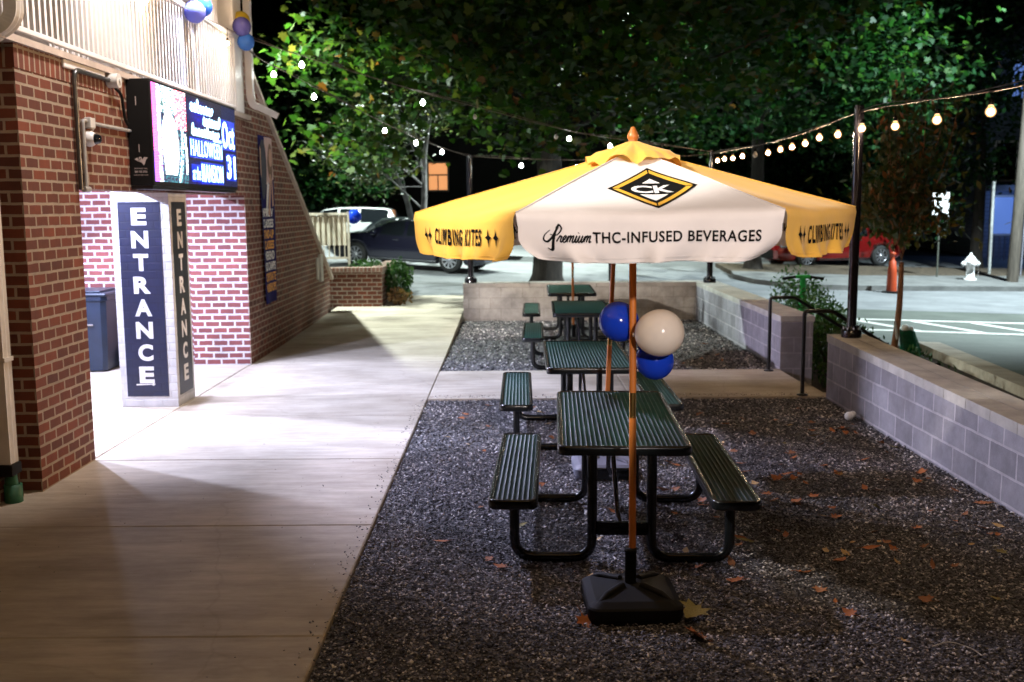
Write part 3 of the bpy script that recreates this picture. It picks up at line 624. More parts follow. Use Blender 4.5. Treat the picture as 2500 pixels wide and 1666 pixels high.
bdraw(mb, [(.42, 2.0), (.50, 1.95), (.56, 2.55), (.50, 2.58)], [(0, 1, 2, 3)], 0, 0, .007, 2); bdraw(mb, [(.60, 2.1), (.66, 2.12), (.62, 2.5), (.56, 2.5)], [(0, 1, 2, 3)], 0, 0, .007, 2)
bdraw(mb, *ell(.20, 2.62, .17, .42), 0, 0, .009, 3); bdraw(mb, [(.02, 2.55), (.10, 2.5), (.11, 2.9), (.03, 2.95)], [(0, 1, 2, 3)], 0, 0, .011, 2)
bdraw(mb, [(.30, 1.98), (.36, 1.96), (.46, 2.42), (.38, 2.46)], [(0, 1, 2, 3)], 0, 0, .011, 4)
mb.build('picture', [simple('pink_print', (.55, .38, .36), .6, var=.1), simple('hair_print', (.16, .085, .05), .6, var=.4, scale=8), simple('skin_print', (.52, .30, .22), .6, var=.1), simple('dark_coat_print', (.02, .018, .04), .6), white_ink], A)
for i, (txt, mt) in enumerate((('IMPROV', white_ink), ('CLASSES', white_ink), ('STAND-UP', orange_ink), ('CLASSES', orange_ink), ('WEEKEND', white_ink), ('KIDS CAMPS', white_ink), ('CORPORATE', orange_ink), ('WORKSHOPS', orange_ink))):
    mb = MB(); v, f = letters(txt, .56 if i < 5 else .64, .125, .035); bdraw(mb, v, f, .5-.04+.01*i, 2.02-.153*i, .004); mb.build('lettering', mt, A)

# ================================================================== WALLS, PLANTER, FENCE
def wallthing(name, label, pts, loc, mat, cap=True, z1=.685, zend=None):
    t = thing(name, label, 'wall', loc); return t
t = thing('block_wall', 'low grey concrete block wall on the right of the gravel, near the camera, under the tall black pole', 'wall', (3.6, 8, 0))
zt = lambda y: .685-.019*(11.02-y)
mb = MB(); mb.add([(x, y, z) for y in (2.0, 11.02) for x in (3.43, 3.80) for z in (-.9, zt(y)-.085)], [(0, 1, 5, 4), (2, 6, 7, 3), (0, 2, 3, 1), (4, 5, 7, 6), (1, 3, 7, 5)]); mb.build('blocks', block, t)
mb = MB(); y = 2.0
while y < 10.9:
    y1 = min(y+.40, 11.03); g = .003
    for xa, xb in ((3.42, 3.615), (3.621, 3.815)):
        vs = [(x, yy, zt(yy)+dz) for yy in (y+g, y1-g) for x in (xa, xb) for dz in (-.08, 0)]
        mb.add(vs, [(0, 1, 5, 4), (2, 6, 7, 3), (0, 2, 3, 1), (4, 5, 7, 6), (1, 3, 7, 5)])
    y = y1
mb.build('cap', capm, t)
t = thing('block_wall', 'low concrete block wall with a pale top beyond the steps, its end face showing', 'wall', (3.6, 16, 0))
mb = MB(); mb.box(3.43, 3.84, 12.96, 19.35, -.9, .60); mb.build('blocks', block, t)
mb = MB(); y = 12.955
while y < 19.2:
    y1 = min(y+.8, 19.36); mb.box(3.42, 3.86, y+.003, y1-.003, .601, .675, b=.006); y = y1
mb.build('cap', capm, t)
t = thing('block_wall', 'water stained pale block wall closing off the far end of the gravel yard', 'wall', (1.3, 19.1, 0))
mb = MB(); mb.box(-.9, 3.429, 18.97, 19.35, -.3, .60); mb.build('blocks', block_dirty, t)
mb = MB(); x = -.91
while x < 3.3:
    x1 = min(x+.62, 3.419); mb.box(x+.003, x1-.003, 18.955, 19.365, .601, .675, b=.006); x = x1
mb.build('cap', simple('stained_cap', (.36, .33, .30), .85, var=.35, scale=2), t)
t = thing('brick_planter', 'low brick planter wall at the end of the building', 'planter', (-3.2, 20.6, 0))
mb = MB(); mb.box(-3.85, -2.6, 20.5, 20.75, -.2, .80); mb.box(-2.83, -2.6, 20.751, 23.2, -.2, .80); mb.build('wall', brickmat('planter_brick', *[BRK[k] for k in ('c1', 'c2')], (.34, .28, .22), var=.45), t)
mb = MB(); mb.box(-3.86, -2.59, 20.49, 20.76, .801, .89); mb.box(-2.84, -2.59, 20.761, 23.2, .801, .89); mb.build('rowlock_cap', brickmat('rowlock_brick', (.30, .16, .12), (.22, .09, .06), (.42, .36, .30), rot=True, bw=.2, rh=.08, off=0), t)
t = thing('metal_fence', 'pale metal bar fence with a weathered board panel above the brick planter', 'fence', (-3.85, 21.5, .8))
fm = simple('cream_fence_paint', (.46, .40, .32), .6, var=.2)
mb = MB(); mb.box(-4.5, -3.38, 21.48, 21.52, 1.93, 1.98); mb.box(-4.5, -3.38, 21.48, 21.52, 1.02, 1.06); mb.build('rail', fm, t)
for x in (-4.5, -3.42): mb = MB(); mb.box(x, x+.045, 21.475, 21.525, .7, 2.0); mb.build('post', fm, t)
for i in range(9): mb = MB(); x = -4.36+i*.108; mb.box(x, x+.018, 21.49, 21.51, 1.061, 1.929); mb.build('bar', fm, t)
mb = MB()
for i in range(10): x = -4.44+i*.1; mb.box(x, x+.097, 21.525, 21.545, 1.30, 1.92, m=0)
mb.build('board_panel', simple('weathered_boards', (.66, .61, .50), .85, var=.4, scale=3, stretch=(4, 1, .6)), t)
mb = MB(); mb.add([(x, y, .094) for x, y in ((-3.40, 19.75), (-2.92, 19.72), (-2.92, 19.95), (-3.40, 20.0))], [(0, 1, 2, 3)])
for i in range(6): x = -3.36+i*.07; mb.box(x, x+.03, 19.77, 19.93, .095, .105)
tag(mb.build('drain_grate', simple('pale_grate', (.5, .48, .43), .6), loc=(-3.2, 19.85, .09)), 'pale rectangular drain grate set in the walkway near the planter', 'drain')

# handrails
def handrail(y, xs, label):
    t = thing('handrail', label, 'handrail', (xs, y, 0)); r = .022
    mb = MB(); mb.tube(bez([(xs, y, .0), (xs, y, .93), (xs+.30, y, .93), (xs+1.25, y, .33), (xs+1.5, y, .33)], .04, 4), r, 10); mb.build('rail', black_metal, t)
    mb = MB(); mb.tube([(xs+1.22, y, -.62), (xs+1.22, y, .34)], r, 10); mb.build('post', black_metal, t)
    mb = MB(); mb.lathe([(.06, .001), (.06, .012), (.03, .02)], (xs, y, 0), 16); mb.build('base_plate', black_metal, t)
handrail(12.78, 3.24, 'black steel handrail beside the end of the farther block wall')
handrail(11.10, 3.19, 'black steel handrail beside the pole end of the nearer block wall')

# light poles
def pole(x, y, z0, z1, label, r=.05):
    t = thing('light_pole', label, 'pole', (x, y, z0), group='black poles carrying the string lights')
    mb = MB(); mb.tube([(x, y, z0+.02), (x, y, z1)], r, 20); mb.build('shaft', pole_m, t)
    mb = MB(); mb.lathe([(r*2.1, 0), (r*2.1, .07), (r*1.9, .085), (r*1.15, .085), (r*1.05, .12)], (x, y, z0), 24)
    mb.build('base_collar', pole_m, t)
    mb = MB()
    for i in range(8):
        a = 2*PI*i/8; mb.lathe([(.012, 0), (.012, .03)], (x+r*1.6*math.cos(a), y+r*1.6*math.sin(a), z0+.08), 6)
    mb.build('anchor_bolt', chrome, t)
pole(3.60, 10.78, .682, 3.09, 'tall black pole standing on the near end of the right block wall')
pole(3.63, 18.75, .676, 3.06, 'black pole on the far right corner of the block walls', .055)
pole(-.76, 19.1, .676, 3.03, 'black pole on the left end of the stained far wall', .055)
# ================================================================== PICNIC TABLES
def mesh_slab(w, l, z, cx, edge=.05, rc=.06, cw=.028, cl=.021):
    """expanded metal sheet with real slots inside a rounded, rolled rim"""
    sheet_, rim = MB(), MB(); nx = int((w-.05)/cw); ny = int((l-.05)/cl); sx = (w-.05)/nx; sy = (l-.05)/ny; vs = []; fs = []
    for j in range(ny):
        sh = 0
        for i in range(nx):
            x0 = -w/2+.025+i*sx+sh; x1 = min(x0+sx, w/2-.02); y0 = -l/2+.025+j*sy; y1 = y0+sy; k = len(vs); mx, my = (x0+x1)/2, (y0+y1)/2; hx, hy = (x1-x0)*.35, sy*.40
            vs += [(cx+x0, y0, z), (cx+x1, y0, z), (cx+x1, y1, z), (cx+x0, y1, z)]
            vs += [(cx+mx+hx*ca, my+hy*sa, z-.006) for ca, sa in ((-.85, -.62), (.85, -.62), (.85, .62), (-.85, .62))]
            fs += [(k, k+1, k+5, k+4), (k+1, k+2, k+6, k+5), (k+2, k+3, k+7, k+6), (k+3, k, k+4, k+7)]
    sheet_.add(vs, fs, 0, True)
    def rr(g):
        out = []; r = max(rc-g, .01)
        for qx, qy, a0 in ((1, 1, 0), (-1, 1, 90), (-1, -1, 180), (1, -1, 270)):
            for a in range(0, 91, 15):
                t = rad(a0+a); out.append((cx+qx*(w/2-g-r)+r*math.cos(t), qy*(l/2-g-r)+r*math.sin(t)))
        return out
    prof = [(.034, -.002), (.026, .004), (.012, .006), (.003, .001), (0, -.008), (0, -edge+.01), (.004, -edge), (.012, -edge), (.016, -edge+.008)]
    rim.loft([[(x, y, z+dz) for x, y in rr(g)] for g, dz in prof], caps=False)
    return sheet_, rim
def picnic_table(label, loc, rz):
    t = thing('picnic_table', label, 'picnic table', loc, rad(rz), group='green picnic tables in a row on the gravel'); k = dict(world=False)
    a, b = mesh_slab(.76, 1.76, .76, 0); tt = a.build('tabletop', green_coat, t, **k); b.build('rim', black_coat, tt, **k)
    for sx in (-1, 1):
        a, b = mesh_slab(.285, 1.76, .445, sx*.635); s = a.build('bench_seat', green_coat, t, **k); b.build('rim', black_coat, s, **k)
    for ey in (-.62, .62):
        for sx in (-1, 1):
            mb = MB(); mb.tube(bez([(sx*.175, ey, .72), (sx*.175, ey, .031), (sx*.635, ey, .031), (sx*.635, ey, .415)], .12, 8), .030, 14)
            mb.box(min(sx*.06, sx*.32), max(sx*.06, sx*.32), ey-.03, ey+.03, .72, .735); mb.box(sx*.635-.1, sx*.635+.1, ey-.025, ey+.025, .415, .425)
            mb.build('leg_frame', black_coat, t, **k)
        mb = MB(); mb.box(-.146, .146, ey-.02, ey+.02, .17, .25, b=.006); mb.build('cross_plate', black_coat, t, **k)
        sg = 1 if ey > 0 else -1
        mb = MB(); mb.tube([(.0, ey-sg*.03, .21), (-.02, ey-sg*.10, .28), (-.04, ey-sg*.50, .725)], [.012, .016, .016], 10); mb.build('brace', pole_m, t, **k)
        mb = MB(); mb.lathe([(.012, 0), (.012, .012)], (0, ey-sg*.05, .21), 8, axis='y'); mb.build('bolt', chrome, t, **k)
    return t
T0 = picnic_table('dark green mesh picnic table nearest the camera, behind the yellow and white umbrella', (.668, 6.49, -.022), -2.4)
dup(T0, (.675, 9.32, -.022), rad(-.6), 'dark green picnic table second from the camera, its front end beside the concrete cross path')
dup(T0, (.92, 13.72, -.022), rad(-1.5), 'dark green picnic table third from the camera, just past the concrete cross path')
dup(T0, (.96, 16.75, -.022), rad(-1.2), 'dark green picnic table farthest from the camera, in front of the stained wall')

# ================================================================== UMBRELLAS
UR, UZ0, UZE, LV = 1.10, 2.375, 2.09, .218
UA = UR*math.cos(rad(30)); A0 = .05; LP = math.hypot(UA-A0, UZ0-UZE)
def upt(k, u, q, lift=0):
    """point of panel k: u across (-1..1), q metres down the cloth from the crown"""
    ph = rad(-90+60*k); ox, oy = math.cos(ph), math.sin(ph); w0 = UA*math.tan(rad(30))
    if q <= LP:
        s = q/LP; a = A0+(UA-A0)*s; z = UZ0-(UZ0-UZE)*s - .022*(1-u*u)*math.sin(PI*min(1, s*1.02)) - .012*(1-u*u)*s; w = a*math.tan(rad(30))
        z += .003*math.sin(7*u+5*s+k)*s; nx, nz = .33, .94
    else:
        d = q-LP; e = d/LV; a = UA+.012*math.sin(min(1, e*5)*PI/2); z = UZE-.012*(1-u*u)*(1-min(1, e*2))-d+.006*(1-math.cos(min(1, e*5)*PI/2))
        c = max(0, (e-.50)/.50); w = w0-.010*min(1, e*3)-.085*c**2.2
        am = (.005*e+.016*e**4)*(1.5 if k % 2 == 0 else 1); a += am*(math.sin(9.5*u+2.1*k+1.2*e)+.6*math.sin(17.3*u+1.1*k)+.2*math.sin(29*u+4*k)) - .02*e*abs(u)**6 - .008*math.exp(-((abs(u)-.75)/.12)**2)*e
        z += .004*math.sin(6*u+k)*e + .018*e*abs(u)**8; nx, nz = 1, .15
    a += nx*lift; z += nz*lift; t = u*w
    return (a*ox-t*oy, a*oy+t*ox, z)
def umbrella(label, loc, tilt=(0, 0), extras=True):
    t = thing('patio_umbrella', label, 'umbrella', loc, group='yellow and white patio umbrellas'); t.rotation_euler = (tilt[0], tilt[1], rad(-2.65)); K = dict(world=False)
    nu = 96; qs = [LP*i/14 for i in range(15)]+[LP+LV*i/18 for i in range(1, 19)]
    for k in range(6):
        mb = MB(); mb.add([upt(k, -1+2*i/nu, q) for q in qs for i in range(nu+1)], [(j*(nu+1)+i, (j+1)*(nu+1)+i, (j+1)*(nu+1)+i+1, j*(nu+1)+i+1) for j in range(len(qs)-1) for i in range(nu)], 0, True)
        for ue in (-.997, .997): mb.tube([upt(k, ue, .06+(LP-.06)*i/12, .002) for i in range(13)], .003, 5)
        mb.tube([upt(k, -1+2*i/48, LP+LV-.004, .001) for i in range(49)], .0022, 5); mb.tube([upt(k, -1+2*i/48, LP+LV-.02, .0006) for i in range(49)], .0012, 4)
        pn = mb.build('canopy_panel', white_fab if k % 2 == 0 else yellow_fab, t, **K); pn['label'] = ('white' if k % 2 == 0 else 'yellow')+' canopy panel with a printed valance'
        if not extras: continue
        def prin(mb, v, f, u0, q0, m=0, lifts=(.005,)):
            v, f = gridcut(np.asarray(v), f, .012)
            for lf in lifts:
                pts = []
                for x, y in v:
                    q = q0-y; w = (A0+(UA-A0)*min(q, LP)/LP)*math.tan(rad(30)); pts.append(upt(k, (u0+x)/w, q, lf))
                mb.add(pts, f, m, True)
        def star(cx, cy, r, h):
            pts = []
            for i in range(8):
                a = PI/2+i*PI/4; rr = (1 if i % 2 == 0 else .36); pts.append((cx+rr*r*math.cos(a), cy+rr*h*math.sin(a)))
            return np.array(pts), [tuple(range(8))]
        yq = LP+.112
        for LF in ([(.005,), (-.005,)] if k in (2, 4) else [(.005,)]):
            mb = MB()
            if k % 2 == 0:
                v, f = letters('THC-INFUSED BEVERAGES', .70, .048, .022, 1.10); prin(mb, v, f, .112, yq, lifts=LF)
                scr = [([(-.012, .03), (-.03, .012), (-.034, -.006), (-.022, -.012), (-.004, .004), (.012, .034), (.02, .05), (.028, .034), (.012, .012), (-.012, .014)], .004),
                       ([(.012, .045), (.004, .01), (-.008, -.03), (-.02, -.042), (-.03, -.034)], .005)]
                for pts, r in scr:
                    p = spline([(a, b-.004, 0) for a, b in pts], 6); v, f = ribbon([(q.x, q.y) for q in p], lambda s, r=r: r*(.35+.65*math.sin(PI*s))); v = v*1.2; prin(mb, v, f, -.402, yq, lifts=LF)
                mm = [(1.15, .2), (1.30, .98), (1.28, .05), (1.35, .6), (1.52, .97), (1.62, .8), (1.58, .05), (1.66, .6), (1.83, .97), (1.93, .8), (1.90, .2), (1.98, .03), (2.15, .2)]
                word = [(0, .1), (.15, .55), (.28, 1.0), (.30, .82), (.42, .88), (.50, .80), (.46, .35), (.52, .05), (.68, .15), (.95, .55), (1.02, .85), (.88, .98), (.74, .7), (.74, .3), (.9, .03)]+mm+[(2.3, .98), (2.27, .25), (2.34, .03), (2.5, .2), (2.66, .98), (2.62, .3), (2.72, .03), (2.9, .25), (3.02, .98), (2.99, .25), (3.06, .03)]+[(x+2.05, y) for x, y in mm]
                sl = lambda x, y: (x*.0345+y*.010-.074, y*.029-.0145)
                for pts in (word, [(2.33, 1.38), (2.37, 1.46)]):
                    p = spline([(*sl(*q), 0) for q in pts], 5); v, f = ribbon([(q.x, q.y) for q in p], .0031 if len(pts) > 2 else .004); prin(mb, v, f, -.318, yq+.007, lifts=LF)
                mb.build('lettering', ink, pn, **K)
                if k == 0:                                    # the black, gold and white diamond badge
                    qc = .55; hw, hh = .20, .31
                    dia = lambda s, dx=0, dy=0: [(0+dx, hh*s+dy), (hw*s+dx, dy), (dx, -hh*s+dy), (-hw*s+dx, dy)]
                    mb = MB(); bx = .045
                    prin(mb, dia(1), [(0, 3, 2, 1)], bx, qc, 0, (.002,))
                    o_, i_ = dia(.91), dia(.76)
                    for j in range(4):
                        p0, p1, r1, r0 = [np.array(z) for z in (o_[j], o_[(j+1) % 4], i_[(j+1) % 4], i_[j])]; g = .02
                        quad = [p0+(p1-p0)*g, p1+(p0-p1)*g, r1+(r0-r1)*g, r0+(r1-r0)*g]; prin(mb, quad, [(0, 3, 2, 1)], bx, qc, 1, (.0035,))
                    prin(mb, [(0, .145), (.040, .078), (-.040, .078)], [(0, 2, 1)], bx, qc, 2, (.005,)); prin(mb, [(0, -.195), (.062, -.095), (-.062, -.095)], [(0, 1, 2)], bx, qc, 2, (.005,))
                    for ch, dx, ww in (('C', -.048, .095), ('K', .046, .083)):
                        v, f = letters(ch, ww, .112, .03); prin(mb, v, f, bx+dx, qc+.014, 2, (.005,))
                    mb.build('badge', [ink, gold_ink, white_ink], pn, **K)
            else:
                v, f = letters('CLIMBING KITES', .53, .080, .030, 1.3); prin(mb, v, f, 0, yq+.005, lifts=LF)
                for dx in (-.335, -.40, .32, .385): v, f = star(dx, 0, .025, .044); prin(mb, v, f, 0, yq+.005, lifts=LF)
                mb.build('lettering', ink, pn, **K)
    # small crumpled crown cap
    mb = MB(); n = 72; rings = []
    for i in range(9):
        s = i/8; ring = []
        for j in range(n):
            a = 2*PI*j/n; hexr = math.cos(PI/6)/math.cos((a+PI/2) % (PI/3)-PI/6)
            r = .03+.235*s*hexr*(1+.03*math.sin(5*a)); z = UZ0+.052-.085*s+.015*s*s*math.sin(6*a+1)+.013*s*s*math.sin(10*a+2*s)+.007*s*math.sin(17*a)+.018*max(0, s-.6)*math.sin(3*a)
            if s > .85: z -= .012
            ring.append((r*math.cos(a), r*math.sin(a), z))
        rings.append(ring)
    mb.loft(rings, caps=False); mb.build('crown_cap', yellow_fab, t, **K)
    mb = MB(); mb.lathe([(.022, 0), (.027, .010), (.023, .019), (.021, .023), (.028, .034), (.029, .045), (.022, .061), (.014, .077), (.012, .084), (.005, .09)], (0, 0, UZ0+.035), 24); mb.build('finial', wood, t, **K)
    pl = MB(); pl.tube([(0, 0, 1.16), (0, 0, UZ0+.03)], .0185, 20); pl.tube([(0, 0, .14), (0, 0, 1.029)], .0185, 20); pn = pl.build('pole', wood, t, **K)
    mb = MB(); mb.tube([(0, 0, 1.03), (0, 0, 1.16)], .0172, 20); mb.tube([(0, 0, 1.029), (0, 0, 1.034)], .0195, 20); mb.build('brass_sleeve', brass, pn, **K)
    mb = MB(); mb.lathe([(.045, 0), (.045, .05), (.03, .055)], (0, 0, 1.93), 16); mb.build('hub', black_plastic, t, **K)
    for k in range(6):
        a = rad(-60+60*k); mb = MB(); mb.tube([(.03*math.cos(a), .03*math.sin(a), UZ0-.03), (UR*.985*math.cos(a), UR*.985*math.sin(a), UZE-.018)], .009, 6); rb = mb.build('rib', wood, t, **K)
        mb = MB(); mb.tube([(.04*math.cos(a), .04*math.sin(a), 1.96), (.58*math.cos(a), .58*math.sin(a), 2.19)], .008, 6); mb.build('strut', wood, rb, **K)
    return t
def ubase(label, loc, m, rz=0):
    t = thing('umbrella_base', label, 'umbrella base', loc, rz, group='square umbrella bases'); K = dict(world=False)
    def rr(h, r, n=6):
        return [(qx*(h-r)+r*math.cos(rad(a0+a*90/n)), qy*(h-r)+r*math.sin(rad(a0+a*90/n))) for qx, qy, a0 in ((1, 1, 0), (-1, 1, 90), (-1, -1, 180), (1, -1, 270)) for a in range(n+1)]
    prof = [(.215, .05, -.03), (.228, .055, .0), (.243, .065, .035), (.245, .065, .085), (.238, .06, .095), (.205, .05, .118), (.20, .05, .12), (.075, .03, .145), (.06, .03, .146)]
    mb = MB(); mb.loft([[(x, y, z) for x, y in rr(h, r)] for h, r, z in prof], smooth=False)
    for a in (45, 135, 225, 315):
        c, s = math.cos(rad(a)), math.sin(rad(a)); mb.tube([(.07*c, .07*s, .146), (.20*c, .20*s, .134), (.295*c, .295*s, .093)], [.022, .018, .010], 8)
    mb.build('weight', m, t, **K)
    mb = MB(); mb.lathe([(.030, 0), (.030, .17), (.033, .172), (.033, .195), (.021, .196)], (0, 0, .14), 20); mb.build('pole_socket', black_plastic, t, **K)
umbrella('open yellow and white umbrella with lettered valance in front of the tables', (.626, 5.18, -.03), (0, rad(-.4)))
umbrella('umbrella between the first two tables, mostly hidden by the front canopy, its orange pole leaning', (.725, 7.95, -.03), (0, rad(2.2)), False)
umbrella('umbrella between the two farthest tables, only its thin orange pole showing', (.935, 15.4, -.03), (0, rad(-.8)), False)
ubase('black square plastic base holding the front umbrella, fallen leaves against it', (.615, 5.18, -.03), black_plastic, rad(1.5))
ubase('pale grey square umbrella base seen under the nearest picnic table', (.72, 7.95, -.03), grey_plastic)
ubase('dark umbrella base between the two farthest tables', (.935, 15.4, -.03), black_plastic)

# ================================================================== BALLOONS
def balloon(label, c, r, m, down=(0, 0, -1), group=None):
    t = thing('balloon', label, 'balloon', c, group=group); d = Vector(down).normalized(); mb = MB(); K = dict(world=False)
    mb.lathe([(max(.003, r*math.sin(PI*i/20)*(1 if i > 10 else 1)), -r*math.cos(PI*i/20)*(1.10 if i < 10 else 1.0)) for i in range(21)], (0, 0, 0), 32)
    q = Vector((0, 0, -1)).rotation_difference(d); mb.v = [tuple(q @ Vector(p)) for p in mb.v]; o = mb.build('skin', m, t, **K)
    mb = MB(); mb.lathe([(.004, -r*1.09), (.006, -r*1.13), (.011, -r*1.17)], (0, 0, 0), 10); mb.v = [tuple(q @ Vector(p)) for p in mb.v]; mb.build('knot', m, t, **K)
g = 'balloons tied to the umbrella pole'
balloon('shiny blue balloon behind the umbrella pole, upper of the two blue ones there', (.555, 5.30, 1.485), .103, bl_blue, (.6, -.3, -.5), g)
balloon('big cream white balloon tied to the front umbrella pole', (.74, 5.06, 1.452), .118, bl_white, (-1, .3, -.1), g)
balloon('blue balloon under the cream white one on the umbrella pole', (.742, 5.26, 1.28), .098, bl_blue, (-.7, 0, .6), g)
g = 'balloons tied to the balcony'
balloon('lilac balloon low at the balcony rail, in front of its two neighbours', (-3.36, 11.30, 4.16), .112, bl_lilac, (0, .3, 1), g)
balloon('bright blue balloon at the balcony rail above the lit sign', (-3.36, 11.58, 4.27), .108, bl_sky, (0, -.3, 1), g)
balloon('pale balloon at the top of the balcony rail cut by the photo edge', (-3.42, 11.33, 4.36), .10, bl_white, (0, 0, -1), g)
balloon('glowing blue balloon lowest on the balcony corner post', (-3.33, 13.30, 4.16), .106, bl_sky, (0, .2, 1), g)
balloon('violet balloon in the middle of the three at the balcony corner', (-3.36, 13.24, 4.345), .115, bl_purple, (0, 0, -1), g)
balloon('yellow balloon behind the violet one at the balcony corner', (-3.42, 13.44, 4.45), .115, bl_yellow, (0, 0, -1), g)
balloon('blue balloon tied to the corner of the metal fence', (-3.31, 21.75, 1.90), .15, bl_blue, (-.3, 0, -1))

# ================================================================== STRING LIGHTS
def string_light(label, pts, bulbs, m=None, r=.040, cr=.007, wraps=True, off=()):
    pts = [Vector(p) for p in pts]; t = thing('string_light', label, 'string light', tuple(pts[0]), group='strings of round bulbs over the yard')
    path = spline(pts, 10); mb = MB(); mb.tube(path, cr, 6)
    if wraps: mb.tube([p+Vector((0, .02*math.sin(i*.55), .018+.016*math.sin(i*.4))) for i, p in enumerate(path)], cr*.6, 5)
    mb.build('cable', simple_cable, t)
    for i, b in enumerate(bulbs):
        b = Vector(b); near = min(path, key=lambda p: (p.xy-b.xy).length)
        mb = MB(); top = b.z+r*1.25
        mb.lathe([(.003, -r), (r*.55, -r*.84), (r*.9, -r*.4), (r, .0), (r*.86, r*.5), (r*.55, r*.95), (r*.42, r*1.3)], tuple(b), 14)
        bu = mb.build('bulb', bulb_off if i in off else (m or bulb_glass), t)
        if m is None and i not in off: mb = MB(); mb.ball(tuple(b), r*.60, n=10, k=7); mb.build('filament', fil_m, bu)
        mb = MB(); mb.lathe([(r*.46, r*1.28), (r*.5, r*2.2), (r*.2, r*2.4)], tuple(b), 10); zt = max(near.z, b.z+r*2.6); mb.tube([(b.x, b.y, b.z+r*2.3), (near.x*.5+b.x*.5, near.y*.5+b.y*.5, zt)], .0035, 5); mb.build('socket', black_plastic, bu)
simple_cable = simple('string_cable', (.10, .075, .06), .5, var=.2)
string_light('string of glowing bulbs running above the right block walls',
    [(3.60, 3.6, 3.12), (3.60, 5.5, 2.95), (3.6, 7.34, 2.90), (3.6, 9.14, 2.97), (3.6, 10.76, 3.02), (3.6, 12.74, 2.95), (3.6, 14.93, 2.94), (3.63, 18.7, 3.0)],
    [(3.6, y, z) for y, z in ((4.9, 2.82), (5.9, 2.77), (6.85, 2.75), (7.83, 2.76), (8.81, 2.78), (9.76, 2.80), (10.68, 2.85), (11.46, 2.84), (12.14, 2.85), (12.72, 2.82), (13.31, 2.81), (13.88, 2.81), (14.54, 2.80), (15.31, 2.81), (16.14, 2.83), (16.84, 2.83), (17.49, 2.85), (18.07, 2.85))], off=(13,))
string_light('string of bulbs from the balcony corner to the far wall left pole',
    [(-3.45, 13.4, 4.2), (-3.27, 13.8, 4.02), (-2.87, 14.64, 3.83), (-1.85, 16.81, 3.34), (-1.3, 17.96, 3.14), (-.76, 19.1, 3.0)],
    [(-3.16, 14.04, 3.85), (-2.78, 14.84, 3.64), (-1.99, 16.50, 3.28), (-1.58, 17.36, 3.14), (-1.20, 18.16, 3.03)], bulb_c, .034)
string_light('string of bulbs crossing from the balcony corner to the far right pole',
    [(-3.45, 13.35, 4.26), (-3.02, 13.73, 4.15), (-2.52, 14.10, 4.02), (-1.26, 15.06, 3.72), (.7, 16.5, 3.32), (1.65, 17.25, 3.2), (3.63, 18.75, 3.04)],
    [(-2.76, 13.93, 3.96), (-1.26, 15.06, 3.57), (-.53, 15.61, 3.41), (.72, 16.55, 3.17), (.94, 16.72, 3.15), (1.65, 17.25, 3.06), (2.6, 17.95, 2.92)], bulb_c, .034, off=(2, 3))
string_light('string of bulbs spanning the far wall between its two black poles',
    [(-.76, 19.1, 3.0), (.6, 19.0, 2.93), (2.2, 18.9, 2.92), (3.63, 18.75, 3.0)], [(.19, 19.02, 2.82), (1.2, 18.97, 2.78), (2.2, 18.9, 2.78), (3.0, 18.82, 2.83)], bulb_c, .034)
string_light('string of bulbs overhead along the top edge of the photo',
    [(-3.5, 13.2, 4.86), (-2.15, 11.53, 4.5), (-.05, 8.92, 4.02), (1.8, 6.6, 3.55), (3.6, 4.3, 3.2)],
    [(-3.13, 12.74, 4.60), (-2.15, 11.53, 4.36), (-1.10, 10.23, 4.10), (-.05, 8.92, 3.87), (1.05, 7.6, 3.62), (2.1, 6.25, 3.35)], None, .032)
string_light('short string of bulbs hung along the white balcony railing',
    [(-3.41, 8.0, 4.27), (-3.41, 9.9, 4.13), (-3.41, 11.4, 4.18), (-3.42, 13.2, 4.26)], [(-3.40, 8.7, 4.05), (-3.40, 9.90, 4.01), (-3.40, 12.69, 4.05)], None, .03, .005, False)
# thin overhead service wires on the right
for i, (z0, z1) in enumerate(((6.85, 6.62), (6.13, 6.04), (5.55, 5.43))):
    mb = MB(); mb.tube([(2, 34, z0+.2), (11, 34, z0), (16.6, 34, z1), (34, 34, z1+.3)], .016, 5)
    tag(mb.build('overhead_wire', simple('wire_%d' % i, (.16, .16, .15), .6, var=.1), loc=(11, 34, z0)), ('highest', 'middle', 'lowest')[i]+' of the three thin wires crossing the dark trees on the right', 'wire', 'overhead wires')
